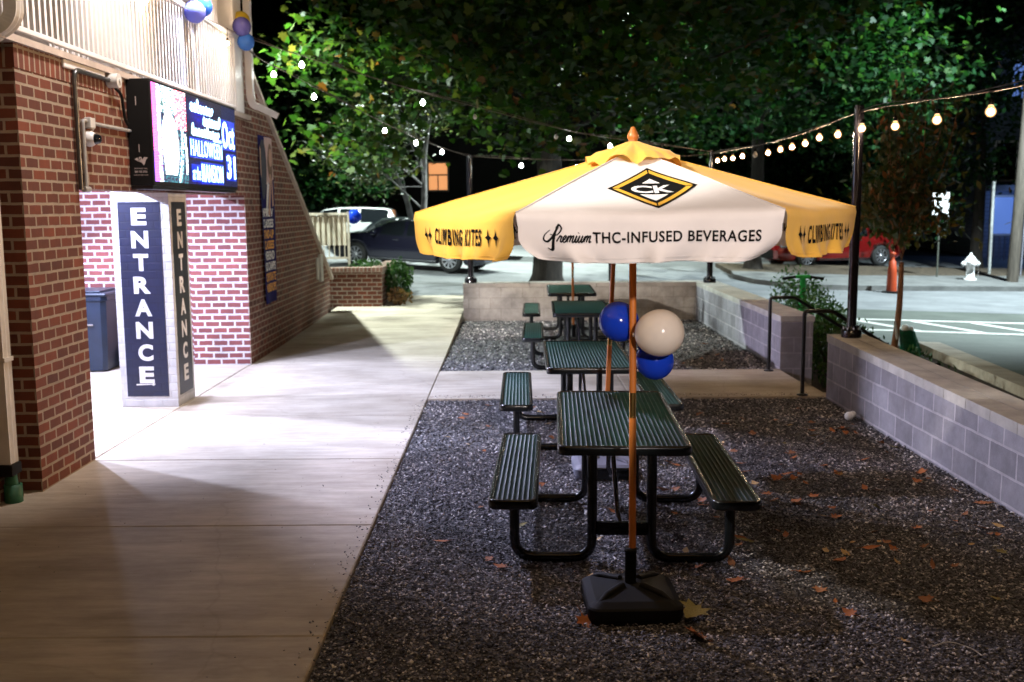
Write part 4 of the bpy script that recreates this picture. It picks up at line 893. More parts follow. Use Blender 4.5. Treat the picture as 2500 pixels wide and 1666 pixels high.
# ================================================================== TREES AND PLANTS
MAPLE = np.array([(0, -.5), (.10, -.30), (.42, -.38), (.34, -.12), (.55, .06), (.26, .12), (.22, .34), (0, .60), (-.22, .34), (-.26, .12), (-.55, .06), (-.34, -.12), (-.42, -.38), (-.10, -.30)])
LANCE = np.array([(0, -.5), (.20, -.15), (.17, .15), (0, .55), (-.17, .15), (-.20, -.15)])
OVAL = np.array([(0, -.5), (.30, -.2), (.30, .2), (0, .5), (-.30, .2), (-.30, -.2)])
def leafmesh(name, pts, size, shape, m, parent, droop=.5, flat=.6, loc=None):
    pts = np.asarray(pts); n = len(pts); k = len(shape); s = RNG.uniform(.6, 1.25, n)*size
    nrm = RNG.normal(0, 1, (n, 3)); nrm[:, 2] = np.abs(nrm[:, 2])*(1+flat*2); nrm /= np.linalg.norm(nrm, axis=1)[:, None]
    u = RNG.normal(0, 1, (n, 3)); u[:, 2] -= droop*1.5; u -= nrm*(u*nrm).sum(1)[:, None]; u /= np.linalg.norm(u, axis=1)[:, None]+1e-9; w = np.cross(nrm, u)
    x = shape[:, 0][None, :, None]*s[:, None, None]; y = shape[:, 1][None, :, None]*s[:, None, None]
    curl = -(np.abs(shape[:, 0])*.35+np.maximum(0, shape[:, 1])**2*.35)[None, :, None]*s[:, None, None]*RNG.uniform(0, 1.3, (n, 1, 1))
    V = pts[:, None, :]+x*w[:, None, :]+y*u[:, None, :]+curl*nrm[:, None, :]
    Fc = np.arange(n*k).reshape(n, k); return rawmesh(name, V.reshape(-1, 3), Fc, m, parent, loc)
def cloud(ells, nclump, per, spread, shell=.55):
    out = []; vol = np.array([e[3]*e[4]*e[5] for e in ells]); pr = vol/vol.sum()
    for i in range(nclump):
        e = ells[RNG.choice(len(ells), p=pr)]; d = RNG.normal(0, 1, 3); d /= np.linalg.norm(d); r = RNG.uniform(shell**3, 1)**(1/3)
        c = np.array(e[:3])+d*np.array(e[3:6])*r; k = int(per*RNG.uniform(.4, 1.6)); sp = spread*RNG.uniform(.6, 1.5)
        out.append(c+RNG.normal(0, 1, (k, 3))*np.array([sp, sp, sp*.5]))
    return np.concatenate(out)
def limbs(mb, base, top, r0, ells, n, rb=.35, sides=8, m=0):
    base, top = Vector(base), Vector(top); path = spline([base, base.lerp(top, .3)+Vector((.08, .05, 0)), base.lerp(top, .65)+Vector((-.1, .05, 0)), top], 5)
    mb.tube(path, [r0*(1.35 if i == 0 else 1)*(1-.75*i/(len(path)-1)) for i in range(len(path))], 14, m)
    for i in range(n):
        j = int(len(path)*random.uniform(.35, .95)); p = path[j]; e = random.choice(ells)
        d = Vector((random.gauss(0, 1), random.gauss(0, 1), random.gauss(0, 1))).normalized(); q = Vector(e[:3])+Vector((d.x*e[3], d.y*e[4], d.z*e[5]))*.85
        mid = p.lerp(q, .5)+Vector((random.uniform(-.3, .3), random.uniform(-.3, .3), random.uniform(.0, .5))); r = r0*rb*random.uniform(.5, 1)*(1-.6*j/len(path))
        mb.tube(spline([p, mid, q], 5), [r*(1-.9*a/10) for a in range(11)], 6, m)
def tree(name, label, base, top, r0, ells, nclump, per, size, shape, lm, bm_, spread=.45, nl=14, shell=.5, extra=None, group=None, fork=None):
    t = thing(name, label, 'tree', base, group=group); mb = MB(); limbs(mb, base, top, r0, ells, nl)
    if fork: limbs(mb, Vector(base)+Vector((0, .05, .8)), fork, r0*.8, ells, nl//2)
    mb.build('trunk', bm_, t)
    pts = cloud(ells, nclump, per, spread, shell)
    if extra is not None: pts = np.concatenate([pts, extra])
    leafmesh('crown', pts, size, shape, lm, t); return t
big = tree('maple_tree', 'big spreading maple with dark trunk behind the far wall, its canopy over the bulbs', (.86, 25.0, .05), (.8, 24.0, 9.5), .40,
    [(1.3, 22, 7.6, 5.1, 6.2, 3.3), (-1.3, 20.5, 5.8, 2.7, 3.2, 2.3), (3.6, 20.8, 6.0, 3.4, 3.2, 2.2), (.8, 19.5, 5.2, 3.0, 2.6, 1.8), (-3.2, 21.5, 4.3, 1.9, 2.0, 1.5), (.5, 20.5, 4.0, 2.6, 2.0, 1.0)], 900, 30, .19, MAPLE, leaf_green, bark, .42, 26, .3)
tree('maple_tree', 'tall dark tree at the right behind the red car, bare twigs at its edge', (7.2, 30.6, .1), (7.0, 29.5, 11), .24,
    [(7.2, 28.5, 7.5, 4.2, 3.8, 3.6), (9.6, 29.5, 6.0, 3.2, 3.0, 2.6), (5.2, 28.5, 5.6, 2.4, 2.4, 2.2)], 520, 26, .19, MAPLE, leaf_dark, bark, .45, 20, .3)
tree('maple_tree', 'leafy dark tree at the far right in front of the blue house', (15.6, 34.5, -.1), (15.3, 34, 11), .22,
    [(13.2, 33.5, 6.0, 3.4, 3.0, 4.2), (16.6, 34.5, 8.2, 3.6, 3.0, 3.0), (12.2, 33, 3.2, 2.2, 1.6, 2.4), (15.0, 33.6, 3.8, 1.5, 1.4, 1.6)], 560, 26, .17, OVAL, leaf_dark, bark, .42, 18, .3)
tree('evergreen_tree', 'dark green bushy tree rising behind the sloping parapet wall', (-8.4, 40, .8), (-8.4, 40, 9), .22,
    [(-8.2, 39.5, 5.2, 3.0, 2.4, 3.6), (-6.2, 39.0, 3.9, 1.8, 1.8, 1.7)], 460, 26, .20, OVAL, leaf_dark, bark, .45, 10, .3)
tree('pale_tree', 'pale barked forked tree between the parked cars with feathery greyish leaves', (-2.95, 31.2, .45), (-2.2, 31.2, 5.6), .13,
    [(-4.3, 30.6, 4.0, 1.5, 1.2, 1.1), (-3.3, 30.8, 5.0, 1.6, 1.3, 1.0), (-4.0, 30.4, 3.0, .9, .8, .7)], 150, 24, .17, LANCE, leaf_pale, bark_pale, .32, 16, .2, fork=(-3.9, 31.1, 4.8))
tree('background_tree', 'dark tree mass behind the red car', (9.5, 41, .2), (9.5, 41, 7), .2,
    [(9.4, 40.5, 4.2, 4.0, 2.0, 3.2), (13.5, 41, 3.4, 3.0, 2.0, 3.0)], 420, 26, .2, OVAL, leaf_dark, bark, .5, 8, .3)
# slender young tree in the planting strip
yt = thing('young_tree', 'slender young tree with thin reddish upright branches and sparse drooping leaves', 'tree', (6.55, 17.4, -.45))
mb = MB(); base = Vector((6.55, 17.4, -.45)); fork = Vector((6.62, 17.4, 1.10)); mb.tube(spline([base, base.lerp(fork, .5)+Vector((.03, 0, 0)), fork], 5), [.06-.02*i/10 for i in range(11)], 10)
tips = []
for i in range(34):
    a = random.uniform(0, 2*PI); R = random.uniform(.15, 1.05); z = random.uniform(1.7, 4.0) if R < .8 else random.uniform(1.5, 3.7)
    q = Vector((6.68+R*math.cos(a), 17.4+R*.8*math.sin(a), z)); st = fork.lerp(Vector((6.68, 17.4, 2.6)), random.uniform(0, .8)); mid = st.lerp(q, .5)+Vector((.12*math.cos(a), .1*math.sin(a), -.05))
    p = spline([st, mid, q], 5); mb.tube(p, [.014*(1-.8*j/10) for j in range(11)], 5); tips += [p[j] for j in (4, 6, 7, 8, 9, 10)]
mb.build('trunk', bark_red, yt)
pts = np.concatenate([np.array([tuple(p) for p in tips])[RNG.integers(0, len(tips), 2300)]+RNG.normal(0, .12, (2300, 3)), np.array([6.75, 17.4, 2.3])+RNG.normal(0, 1, (500, 3))*np.array([.55, .4, .75])])
pts = pts[pts[:, 2] > 1.35]
leafmesh('crown', pts, .155, LANCE, leaf_brown, yt, 1.0, 0)
# far mass of trees that closes the view
pts = np.concatenate([np.stack([RNG.uniform(-30, 40, 15000), RNG.uniform(49, 56, 15000), 2+RNG.uniform(0, 1, 15000)**1.3*16], 1)])
tag(leafmesh('treeline', pts, .75, OVAL, leaf_dark, None), kind='stuff')
def bush(label, c, rx, ry, rz, n, size, shape, m, cat='shrub', name='shrub', group=None, stems=8):
    t = thing(name, label, cat, (c[0], c[1], c[2]), group=group); mb = MB()
    for i in range(stems):
        a = random.uniform(0, 2*PI); mb.tube([c, (c[0]+rx*.35*math.cos(a), c[1]+ry*.35*math.sin(a), c[2]+rz*.8), (c[0]+rx*.7*math.cos(a), c[1]+ry*.7*math.sin(a), c[2]+rz*1.3)], [.012, .008, .003], 5)
    mb.build('stem', bark, t); d = RNG.normal(0, 1, (n, 3)); d /= np.linalg.norm(d, axis=1)[:, None]; d *= RNG.uniform(.35, 1.05, (n, 1))**.5*(1+.16*np.sin(d[:, :1]*9+d[:, 1:2]*7))
    pts = np.array([c[0], c[1], c[2]+rz])+d*np.array([rx, ry, rz]); pts = pts[pts[:, 2] > c[2]+.02]
    leafmesh('foliage', pts, size, shape, m, t, -.6, -.2); return t
bush('rounded green shrub beside the brick planter', (-2.35, 21.3, .12), .30, .38, .44, 1300, .075, OVAL, hedge_m)
bush('low green shrub growing inside the brick planter', (-3.0, 21.3, .55), .42, .3, .24, 700, .075, OVAL, hedge_m)
bush('small dry brown plant at the foot of the planter', (-2.28, 20.75, .11), .24, .18, .17, 240, .10, LANCE, drym)
for i in range(9):
    y = 13.3+i*.72; bush('upright green shrub number %s' % i, (4.45+.10*i+random.uniform(-.1, .1), y, roadz(4.6, y)-.02), .40, .42, .50+.012*i, 620, .075, LANCE, hedge_m, group='row of green shrubs behind the farther block wall')
for o in [o for o in COL.objects if o.get('label', '').startswith('upright green shrub number')]: o['label'] = 'dense upright green shrub in the row behind the farther block wall'
for i in range(12):
    y = 9.0+i*.66; bush('', (5.75+.06*i, y, roadz(6.2, y)-.06), .15, .13, .15, 46, .085, LANCE, hedge_m, name='small_shrub', group='small shrubs along the planting strip', stems=3)['label'] = 'tiny dark green shrub planted by the kerb behind the near block wall'

# ================================================================== CARS
def car(name, label, loc, rz, L, Wd, H, style, paint, tail=True, tiltx=0, group='parked cars'):
    t = thing(name, label, 'car', loc, rz, group); t.rotation_euler = (0, tiltx, rz); K = dict(world=False)
    P_ = {'sedan': [(0, .44), (.01, .60), (.05, .70), (.16, .735), (.22, .76), (.36, .965), (.45, 1.0), (.54, .985), (.60, .95), (.74, .71), (.86, .665), (.94, .61), (.985, .52), (1, .40)],
          'suv': [(0, .45), (.012, .62), (.03, .72), (.07, .93), (.12, .975), (.30, 1.0), (.50, .995), (.60, .96), (.74, .70), (.86, .655), (.95, .60), (.985, .52), (1, .42)]}[style]
    belt = .665*H; px = [p[0] for p in P_]; pz = [p[1]*H for p in P_]; n = 56; xs = [i/(n-1) for i in range(n)]; wr = .335; wx = (.195*L, .80*L); ra = wr*1.16
    rings = []; info = []
    for x in xs:
        top = float(np.interp(x, px, pz)); w = Wd/2*(1-.16*abs(2*x-1)**4.5-.05*max(0, .06-x)/.06-.08*max(0, x-.94)/.06); zb = .21+.06*(max(0, .05-x)+max(0, x-.95))/.05*1.5
        arch = 0
        for c in wx:
            d = x*L-c
            if abs(d) < ra: arch = max(arch, wr+math.sqrt(ra*ra-d*d)-.02)
        b = min(belt, top-.035); cab = max(0, (top-belt)/(H-belt)); rw = w*(.97-.19*cab); zs = max(zb+.08, arch+.004); zsh = max(b-.10, zs+.01)
        half = [(w*.86, max(zb, arch-.004)), (w*.985, max(zb+.04, arch)), (w, max(zs, zb+.12)), (w*1.005, (zs+zsh)/2), (w*.995, zsh), (w*.965, max(b, zsh+.01)), (rw, top-.028-.02*cab), (rw*.86, top-.006), (rw*.45, top+.008*cab)]
        ring = [(x*L-L/2, y, z) for y, z in half]+[(x*L-L/2, 0, top+.012*cab)]+[(x*L-L/2, -y, z) for y, z in half[::-1]]; rings.append(ring); info.append((top, cab))
    m = len(rings[0]); body, ws, rwn = MB(), MB(), MB(); vs = [p for r in rings for p in r]
    fr0, fr1, re0, re1 = ((.60, .735, .225, .355) if style == 'sedan' else (.60, .735, .03, .07)); s0, s1 = (.30, .645) if style == 'sedan' else (.09, .655)
    pil = ((.475, .49),) if style == 'sedan' else ((.30, .325), (.475, .49))
    Fb, Fs, Fw, Fr = [], {}, [], []
    for i in range(n-1):
        x = (xs[i]+xs[i+1])/2; cab = min(info[i][1], info[i+1][1])
        for j in range(m-1):
            f = (i*m+j, (i+1)*m+j, (i+1)*m+j+1, i*m+j+1); jj = min(j, m-2-j)
            if jj == 5 and s0 < x < s1 and cab > .12 and not any(a < x < b for a, b in pil): Fs.setdefault((j < m/2, sum(x > a for a, b in pil)), []).append(f)
            elif jj >= 7 and fr0+.005 < x < fr1-.005: Fw.append(f)
            elif jj >= 7 and re0+.005 < x < re1: Fr.append(f)
            else: Fb.append(f)
        Fb.append((i*m, i*m+m-1, (i+1)*m+m-1, (i+1)*m))
    sides = [(MB(), F) for F in Fs.values()]
    for mb, F in [(body, Fb), (ws, Fw), (rwn, Fr)]+sides:
        used = sorted({a for f in F for a in f}); ix = {a: k for k, a in enumerate(used)}; mb.add([vs[a] for a in used], [tuple(ix[a] for a in f) for f in F], 0, True)
    body.add(rings[0], [tuple(range(m))[::-1]]); body.add(rings[-1], [tuple(range(m))])
    bo = body.build('body', paint, t, **K); [q.build('side_window', glass, t, **K) for q, F in sides]; ws.build('windscreen', glass, t, **K); rwn.build('rear_window', glass, t, **K)
    for c in wx:
        for sy in (-1, 1):
            y = sy*(Wd/2-.10); mb = MB(); mb.lathe([(wr*.66, -.10), (wr*.93, -.10), (wr, -.06), (wr, .06), (wr*.93, .10), (wr*.66, .10)], (c-L/2, y, wr), 28, axis='y', caps=False); w_ = mb.build('wheel', rubber, t, **K)
            mb = MB(); mb.lathe([(wr*.67, .085), (wr*.60, .03), (.01, .02)] if sy > 0 else [(wr*.67, -.085), (wr*.60, -.03), (.01, -.02)], (c-L/2, y, wr), 28, axis='y', caps=False); mb.build('brake_shadow', black_plastic, w_, **K)
            mb = MB(); mb.lathe([(wr*.685, .088*sy), (wr*.62, .10*sy), (wr*.60, .085*sy)], (c-L/2, y, wr), 28, axis='y', caps=False)
            for k in range(9):
                a = 2*PI*k/9; ca, sa = math.cos(a), math.sin(a); p = lambda r, o, h: (c-L/2+r*ca-o*sa, y+h*sy, wr+r*sa+o*ca)
                mb.add([p(.03, -.020, .085), p(.03, .020, .085), p(wr*.62, .030, .092), p(wr*.62, -.030, .092)], [(0, 1, 2, 3)])
            mb.lathe([(.055, .085*sy), (.05, .10*sy), (.005, .102*sy)], (c-L/2, y, wr), 14, axis='y'); mb.build('rim', alloy, w_, **K)
    top_h = float(np.interp(.965, px, pz))
    for sy in (-1, 1):
        mb = MB(); mb.box(L/2-.34, L/2-.07, min(sy*(Wd/2-.10), sy*(Wd/2-.42)), max(sy*(Wd/2-.10), sy*(Wd/2-.42)), top_h-.17, top_h-.05, b=.03); mb.build('headlight', chrome, t, **K)
        mb = MB(); mb.box(-L/2-.004, -L/2+.16, min(sy*(Wd/2-.10), sy*(Wd/2-.44)), max(sy*(Wd/2-.10), sy*(Wd/2-.44)), .52*H, .61*H, b=.02); mb.build('taillight', TAIL if tail else RED, t, **K)
        mb = MB(); x = L*.675-L/2; mb.box(x-.06, x+.05, min(sy*(Wd/2-.06), sy*(Wd/2+.13)), max(sy*(Wd/2-.06), sy*(Wd/2+.13)), belt-.02, belt+.11, b=.03); mb.build('mirror', paint, t, **K)
        for xx in (.36, .52) if style == 'sedan' else (.38, .56):
            mb = MB(); x = L*xx-L/2; mb.box(x, x+.16, sy*(Wd/2-.01)-.012, sy*(Wd/2-.01)+.012, belt-.13, belt-.10, b=.008); mb.build('door_handle', chrome, t, **K)
        mb = MB(); mb.box(-L*.22, L*.20, sy*(Wd/2+.004)-.012, sy*(Wd/2+.004)+.012, .27, .295, b=.005); mb.build('side_trim', chrome, t, **K)
    mb = MB(); mb.box(L/2-.05, L/2+.012, -.42, .42, .30, .40*H, b=.02); mb.build('grille', black_plastic, t, **K)
    mb = MB(); mb.box(-L/2-.012, -L/2+.02, -.26, .26, .40*H, .49*H, b=.005); mb.build('number_plate', white_pvc, t, **K)
    return t
RED = simple('red_lens', (.25, .01, .01), .2); TAIL = emit('lit_red_lens', (1, .03, .02), 2.0)
def paint(name, c, met=.3): return simple(name, c, .22, met, var=.03, coat=1, spec=.6)
navy = paint('dark_car_paint', (.010, .010, .022), .2); whitep = paint('white_car_paint', (.6, .62, .62), 0); redp = paint('red_car_paint', (.15, .006, .006)); greyp = paint('dark_grey_paint', (.030, .034, .036)); silver = paint('silver_paint', (.40, .44, .44), .5)
yaw = math.atan2(1.27, -2.98)
car('sedan_car', 'dark navy sedan seen from the side at the end of the walkway, facing left', (-2.68, 28.95, .40), yaw, 4.85, 1.85, 1.37, 'sedan', navy, False, rad(-2.6))
car('hatchback_car', 'white car parked behind the dark sedan, its bonnet toward the left', (-1.65, 33.2, .77), rad(176), 4.4, 1.8, 1.43, 'suv', whitep, False, rad(-1.5))
car('estate_car', 'white roofed car with dark windows above the metal fence', (-6.2, 37.6, .48), rad(178), 4.5, 1.8, 1.62, 'suv', whitep, False)
car('estate_car', 'dark grey car with red tail lights between the two white cars', (-4.05, 35.3, .30), rad(192), 4.4, 1.8, 1.46, 'suv', greyp)
car('estate_car', 'silver car parked farthest left behind the parapet wall', (-8.9, 41, .86), rad(182), 4.6, 1.82, 1.68, 'suv', silver, False)
car('sedan_car', 'red car parked by the verge behind the young tree', (10.35, 33.6, .09), rad(198), 4.6, 1.82, 1.45, 'sedan', redp, False)

# ================================================================== STREET FURNITURE AND SMALL THINGS
t = thing('fire_hydrant', 'white fire hydrant on the far pavement', 'hydrant', (12.97, 28.95, roadz(12.97, 28.95)+.13)); hz = roadz(12.97, 28.95)+.131; hc = (12.97, 28.95, hz)
mb = MB(); mb.lathe([(.17, 0), (.17, .05), (.115, .055), (.11, .30), (.12, .42), (.17, .50), (.175, .54), (.13, .55)], hc, 20); mb.build('barrel', white_metal, t)
mb = MB(); mb.lathe([(.165, .552), (.165, .585), (.125, .60), (.10, .66), (.05, .70), (.035, .71), (.035, .76), (.02, .77)], hc, 20); mb.build('bonnet', white_metal, t)
for ax, sg in (('x', 1), ('x', -1), ('y', -1)):
    mb = MB(); mb.lathe([(.06, sg*.10), (.06, sg*.19), (.075, sg*.19), (.075, sg*.22), (.03, sg*.23), (.03, sg*.26)], (hc[0], hc[1], hc[2]+.46), 14, axis=ax); mb.build('outlet_cap', white_metal, t)
mb = MB(); mb.tube(spline([(hc[0]+.2, hc[1], hz+.42), (hc[0]+.23, hc[1]-.02, hz+.25), (hc[0]+.21, hc[1]-.03, hz+.12)]), .012, 6); mb.build('chain', chrome, t)
cz = roadz(9.74, 26.2); t = thing('traffic_delineator', 'tall orange delineator cone standing at the road edge', 'cone', (9.74, 26.2, cz))
mb = MB(); mb.lathe([(.13, .04), (.115, .5), (.085, .80), (.05, .83), (.045, .95), (.07, .97), (.07, 1.02), (.04, 1.04)], (9.74, 26.2, cz), 18); mb.build('body', simple('orange_plastic', (.40, .05, .010), .5, var=.1), t)
mb = MB(); mb.lathe([(.26, 0.002), (.26, .03), (.15, .045)], (9.74, 26.2, cz), 8, smooth=False); mb.build('base', black_plastic, t)
sc = (5.0, 17.6, roadz(5.0, 17.6)+.03); t = thing('electric_scooter', 'bright green rental scooter standing among the shrubs behind the block wall', 'scooter', sc, rad(80)); K = dict(world=False)
gp = simple('scooter_green', (.03, .50, .10), .35, var=.1)
mb = MB(); mb.box(-.95, -.12, -.08, .08, .13, .19, b=.02); mb.build('deck', black_plastic, t, **K)
mb = MB(); mb.tube([(.02, 0, .12), (-.02, 0, .4), (-.14, 0, 1.12)], [.045, .055, .05], 14); mb.build('stem', gp, t, **K)
mb = MB(); mb.tube([(-.14, -.12, 1.13), (-.14, .12, 1.13)], .032, 10); hb = mb.build('handlebar', gp, t, **K)
for sy in (-1, 1): mb = MB(); mb.tube([(-.14, sy*.12, 1.13), (-.17, sy*.34, 1.10)], .024, 8); mb.build('grip', black_plastic, hb, **K)
for x in (.05, -1.0): mb = MB(); mb.lathe([(.04, -.03), (.11, -.03), (.115, 0), (.11, .03), (.04, .03)], (x, 0, .116), 18, axis='y'); mb.build('wheel', rubber, t, **K)
mb = MB(); mb.box(-1.1, -.9, -.05, .05, .22, .26, b=.015); mb.build('mudguard', gp, t, **K)
sx, sy_ = 12.3, 29.6; z0 = roadz(sx, sy_)+.1; t = thing('street_sign', 'white rectangular sign on a thin post half hidden by the young tree', 'sign', (sx, sy_, z0))
mb = MB(); mb.tube([(sx, sy_, z0), (sx, sy_, 2.45)], .028, 8); mb.build('post', simple('dull_post', (.07, .075, .06), .6), t)
mb = MB(); mb.box(sx-.24, sx+.24, sy_-.05, sy_-.035, 1.70, 2.40, b=.006); mb.build('panel', white_metal, t)
wx_, wy_ = 14.6, 31.3; z0 = roadz(wx_, wy_)+.1; t = thing('marker_post', 'thin whitish metal post near the blue house', 'post', (wx_, wy_, z0))
mb = MB(); mb.tube([(wx_, wy_, z0), (wx_, wy_, z0+2.75)], .045, 10); mb.build('shaft', simple('whitish_post', (.40, .41, .40), .6, var=.3), t); mb = MB(); mb.lathe([(.055, 0), (.05, .05), (.01, .06)], (wx_, wy_, z0+2.75), 10); mb.build('cap', simple('post_cap', (.35, .36, .35), .6), t)
ux, uy = 14.1, 28.8; z0 = roadz(ux, uy)+.12; t = thing('utility_pole', 'weathered wooden utility pole at the right edge of the pavement', 'pole', (ux, uy, z0))
mb = MB(); mb.tube([(ux, uy, z0), (ux+.12, uy, 4), (ux+.3, uy, 10.5)], [.16, .135, .11], 14); mb.build('shaft', simple('weathered_pole', (.085, .07, .055), .9, var=.4, scale=6, bmp=.5, stretch=(4, 4, .4)), t)
mb = MB(); mb.tube([(ux+.17, uy-.10, z0+.2), (ux+.27, uy-.1, 4.0)], .022, 6); mb.build('cable_guard', grey_plastic, t)
px_, py_ = 2.5, 25.6; z0 = roadz(px_, py_); t = thing('street_post', 'dark wooden post between the big maple trunk and the umbrella poles', 'post', (px_, py_, z0))
mb = MB(); mb.tube([(px_, py_, z0), (px_, py_, z0+6.5)], [.075, .07], 12); mb.build('shaft', bark, t); mb = MB(); mb.lathe([(.085, 0), (.07, .06), (.01, .08)], (px_, py_, z0+6.5), 12); mb.build('cap', bark, t)
# glossy green gift bag and shovel-like handle beside the young tree
bx_, by_ = 6.72, 17.05; z0 = roadz(bx_, by_)-.06; t = thing('garden_bag', 'shiny dark green plastic bag with white paper leaning by the young tree', 'bag', (bx_, by_, z0))
mb = MB(); rings = []
for i in range(9):
    s = i/8; rings.append([(bx_+(.17-.05*s)*math.cos(a)*(1+.14*math.sin(5*a+3*s))-.10*s, by_+.12*math.sin(a)*(1+.2*math.sin(4*a)), z0+.42*s+.02*math.sin(3*a)) for a in [2*PI*k/22 for k in range(22)]])
mb.loft(rings); mb.build('sack', simple('green_foil', (.008, .12, .055), .18, .3, var=.4, scale=20, bmp=.8, bdist=.02), t)
mb = MB(); mb.ball((bx_-.12, by_, z0+.45), .075, n=10, k=6); mb.ball((bx_-.02, by_+.02, z0+.44), .05, n=9, k=6); mb.build('paper', white_ink, t)
mb = MB(); mb.tube([(bx_-.26, by_-.04, z0+.28), (bx_-.32, by_-.04, z0+.58)], [.03, .018], 8); mb.build('handle', white_pvc, t)
# wheelie bin in the passage
W_ = thing('wheelie_bin', 'dark blue grey wheelie bin standing in the brick passage', 'bin', (-5.45, 13.3, 0))
mb = MB(); rings = []
for hx, hy, z in ((.22, .26, .02), (.24, .28, .25), (.27, .33, .92), (.29, .35, .93), (.29, .35, .985)): rings.append([(-5.45+x*hx, 13.3+y*hy, z) for x, y in ((-1, -.8), (-.8, -1), (.8, -1), (1, -.8), (1, .8), (.8, 1), (-.8, 1), (-1, .8))])
mb.loft(rings, smooth=False); mb.box(-5.58, -5.32, 12.985, 13.03, .70, .78); mb.build('tub', navy_plastic, W_)
mb = MB(); mb.box(-5.76, -5.14, 12.93, 13.67, .986, 1.03, b=.02); mb.box(-5.66, -5.24, 13.0, 13.6, 1.031, 1.055, b=.012); mb.tube([(-5.70, 13.68, 1.0), (-5.20, 13.68, 1.0)], .02, 8); mb.build('lid', navy_plastic, W_)
for sx in (-1, 1): mb = MB(); mb.lathe([(.03, -.03), (.12, -.03), (.125, 0), (.12, .03), (.03, .03)], (-5.45+sx*.29, 13.58, .125), 20, axis='x'); mb.build('wheel', rubber, W_)
mb = MB(); mb.tube([(-5.56, 12.98, .62), (-5.34, 12.98, .62)], .014, 8); mb.build('grab_bar', chrome, W_)
# houses
hm = brickmat('blue_siding', (.20, .24, .34), (.20, .24, .34), (.09, .11, .17), bw=3, rh=.16, ms=.012, var=.2, bstr=.6)
Hh = thing('blue_house', 'house with pale siding glowing in blue light at the far right edge', 'house', (22, 41, -.6))
mb = MB(); mb.box(18.6, 28, 40.5, 48, -.9, 8); mb.build('wall', hm, Hh)
mb = MB(); mb.add([(18.2, 40.1, 8.001), (28.4, 40.1, 8.001), (28.4, 48.4, 8.001), (18.2, 48.4, 8.001), (23.3, 40.1, 11), (23.3, 48.4, 11)], [(0, 1, 4), (2, 3, 5), (0, 4, 5, 3), (1, 2, 5, 4), (3, 2, 1, 0)]); mb.build('roof', simple('dark_roof', (.05, .05, .055), .9), Hh)
for x, z, lit in ((18.9, 3.0, 0), (20.4, 3.0, 1), (18.9, .9, 1), (20.4, .4, 1), (19.4, 6.1, 1), (22.5, 3.0, 0)):
    mb = MB()
    for a in ((x-.09, x, z-.08, z+1.5), (x+.8, x+.89, z-.08, z+1.5), (x, x+.8, z+1.41, z+1.5), (x, x+.8, z-.08, z)): mb.box(a[0], a[1], 40.44, 40.497, a[2], a[3])
    w = mb.build('window', white_metal, Hh); mb = MB(); mb.box(x, x+.8, 40.47, 40.495, z, z+1.41); mb.build('pane', emit('blue_lit_pane', (.2, .38, 1), .45) if lit else glass, w)
mb = MB(); mb.box(17.9, 21.5, 38.6, 40.43, -.9, -.1); mb.box(17.8, 21.6, 38.5, 40.43, 2.55, 2.75)
for x in (18.0, 19.7, 21.3): mb.box(x, x+.12, 38.7, 38.82, -.1, 2.55)
for i in range(16): mb.box(18.2+i*.2, 18.23+i*.2, 38.74, 38.77, -.1, .8)
mb.box(18.1, 21.4, 38.72, 38.79, .8, .86); mb.build('porch', simple('dull_porch_paint', (.22, .24, .30), .6), Hh)
Hf = thing('dark_house', 'dark house in the distance with one warm orange lit window', 'house', (-2, 46, 1))
mb = MB(); mb.box(-7, 4, 45.2, 52, -1, 7.5); mb.build('wall', simple('dark_siding', (.012, .011, .010), .95), Hf)
mb = MB(); mb.add([(-7.4, 44.8, 7.501), (4.4, 44.8, 7.501), (4.4, 52.4, 7.501), (-7.4, 52.4, 7.501), (-1.5, 44.8, 10), (-1.5, 52.4, 10)], [(0, 1, 4), (2, 3, 5), (0, 4, 5, 3), (1, 2, 5, 4), (3, 2, 1, 0)]); mb.build('roof', MATS['dark_roof'], Hf)
mb = MB()
for a in ((-3.65, -3.57, 2.75, 4.05), (-2.77, -2.69, 2.75, 4.05), (-3.57, -2.77, 3.97, 4.05), (-3.57, -2.77, 2.75, 2.83), (-3.57, -2.77, 3.44, 3.5), (-3.2, -3.15, 2.83, 3.44)): mb.box(a[0], a[1], 45.14, 45.197, a[2], a[3])
w = mb.build('window', simple('window_trim', (.25, .2, .15), .6), Hf); mb = MB(); mb.box(-3.57, -2.77, 45.17, 45.19, 2.83, 3.97); mb.build('pane', emit('warm_pane', (1, .42, .16), .9), w)

# ================================================================== FALLEN LEAVES
lm = [simple('fallen_orange', (.34, .11, .03), .7, var=.35, scale=30), simple('fallen_brown', (.26, .105, .045), .75, var=.35, scale=30), simple('fallen_tan', (.46, .30, .13), .75, var=.3, scale=30), simple('fallen_olive', (.22, .18, .05), .75, var=.35, scale=30)]
leafme = []
for mi, m in enumerate(lm):
    for v in range(3):
        mb = MB(); sh = MAPLE if v < 2 else LANCE*1.2; a, bb, cc = random.uniform(.15, .5), random.uniform(-.2, .45), random.uniform(2, 5); ctr = (0, 0, .02)
        hgt = lambda x, y: .03+a*x*x+bb*y*y+.05*math.sin(cc*x+3*y)
        pts = [(x, y, hgt(x, y)) for x, y in sh]; inner = [(x*.5, y*.5, hgt(x*.5, y*.5)-.02) for x, y in sh]; n = len(sh)
        mb.add(pts+inner+[(0, 0, .02)], [(i, (i+1) % n, n+(i+1) % n, n+i) for i in range(n)]+[(n+i, n+(i+1) % n, 2*n) for i in range(n)], 0, True)
        mb.tube([(0, -.45, hgt(0, -.45)), (.03, -.75, .06), (.08, -.95, .03)], [.018, .012, .008], 4)
        o = mb.build('fallen_leaf', m); leafme.append((o.data, mi)); bpy.data.objects.remove(o)
cols = ('orange', 'brown', 'tan', 'olive yellow')
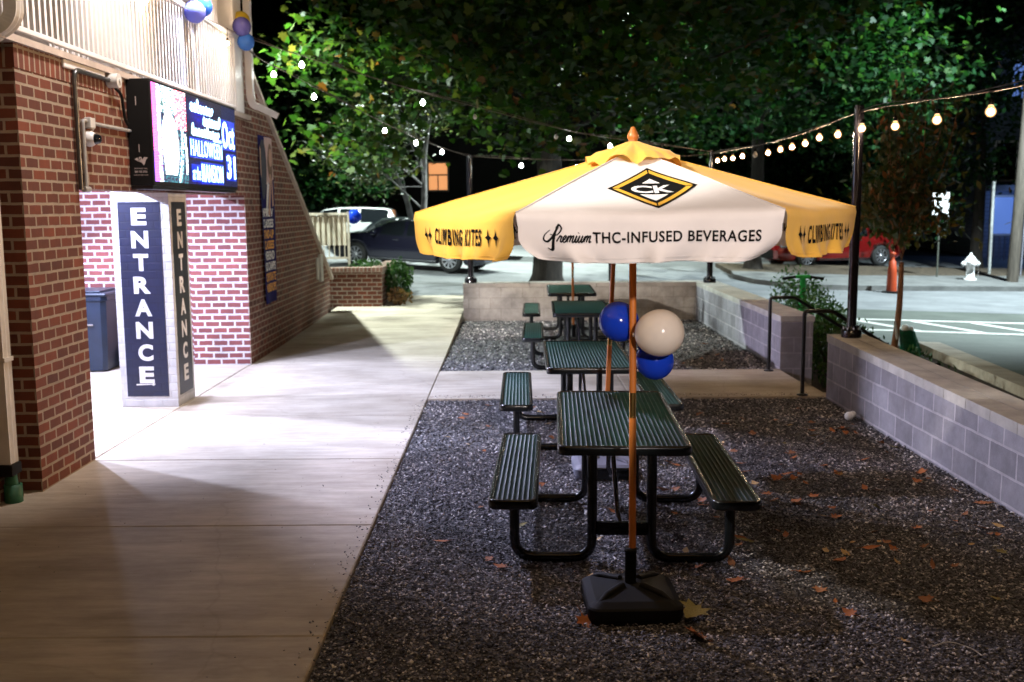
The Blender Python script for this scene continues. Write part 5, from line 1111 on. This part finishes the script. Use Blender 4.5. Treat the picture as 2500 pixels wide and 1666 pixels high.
def fleaf(x, y, s, mi, label=None, z=-.012):
    c = [d for d, q in leafme if q == mi]; o = bpy.data.objects.new('fallen_leaf', random.choice(c)); COL.objects.link(o); o.location = (x, y, z); o.scale = (s,)*3
    o.rotation_euler = (random.gauss(0, .22), random.gauss(0, .22), random.uniform(0, 2*PI)); tag(o, label or cols[mi]+' fallen leaf lying on the dark gravel', 'leaf', 'fallen leaves on the gravel')
fleaf(.42, 5.55, .125, 2, 'big pale tan leaf at the back left corner of the front umbrella base')
fleaf(.36, 4.97, .10, 0, 'curled orange leaf at the front left corner of the front umbrella base')
fleaf(.92, 5.00, .16, 3, 'curled olive leaf propped at the front right corner of the umbrella base', .03)
fleaf(.90, 4.78, .15, 0, 'large torn orange leaf in front of the right corner of the umbrella base')
fleaf(1.46, 6.22, .11, 3, 'olive leaf beside the right foot of the nearest picnic table')
fleaf(1.93, 5.84, .13, 0, 'large orange leaf on the open gravel right of the nearest table'); fleaf(3.1, 9.42, .14, 0, 'long orange leaf lying close to the right block wall')
fleaf(.19, 7.55, .12, 0, 'orange leaf between the front left bench and the second table')
for i in range(165):
    if i < 125: x, y = random.uniform(1.2, 3.35), random.triangular(4.4, 10.9, 7)
    else: x, y = random.uniform(-.6, 1.6), random.uniform(5.6, 10.8)
    fleaf(x, y, random.uniform(.04, .10), random.choice((0, 0, 0, 1, 1, 2, 3)))
for i in range(10): fleaf(random.uniform(.6, 3.3), random.uniform(13.2, 15.5), random.uniform(.06, .1), random.choice((0, 1)))
mb = MB(); mb.tube(spline([(1.98, 4.62, 0), (2.07, 4.64, .012), (2.14, 4.58, .01), (2.17, 4.52, 0)]), .003, 5); tag(mb.build('twig', simple('pale_twig', (.5, .46, .4), .7), loc=(2.07, 4.6, 0)), 'thin pale curved twig on the gravel at lower right', 'twig')
mb = MB(); mb.ball((3.30, 9.86, .02), .045, n=9, k=6); mb.ball((3.35, 9.90, .03), .035, n=8, k=5); tag(mb.build('paper_scrap', white_ink, loc=(3.32, 9.88, 0)), 'crumpled white paper scrap against the right block wall', 'litter')
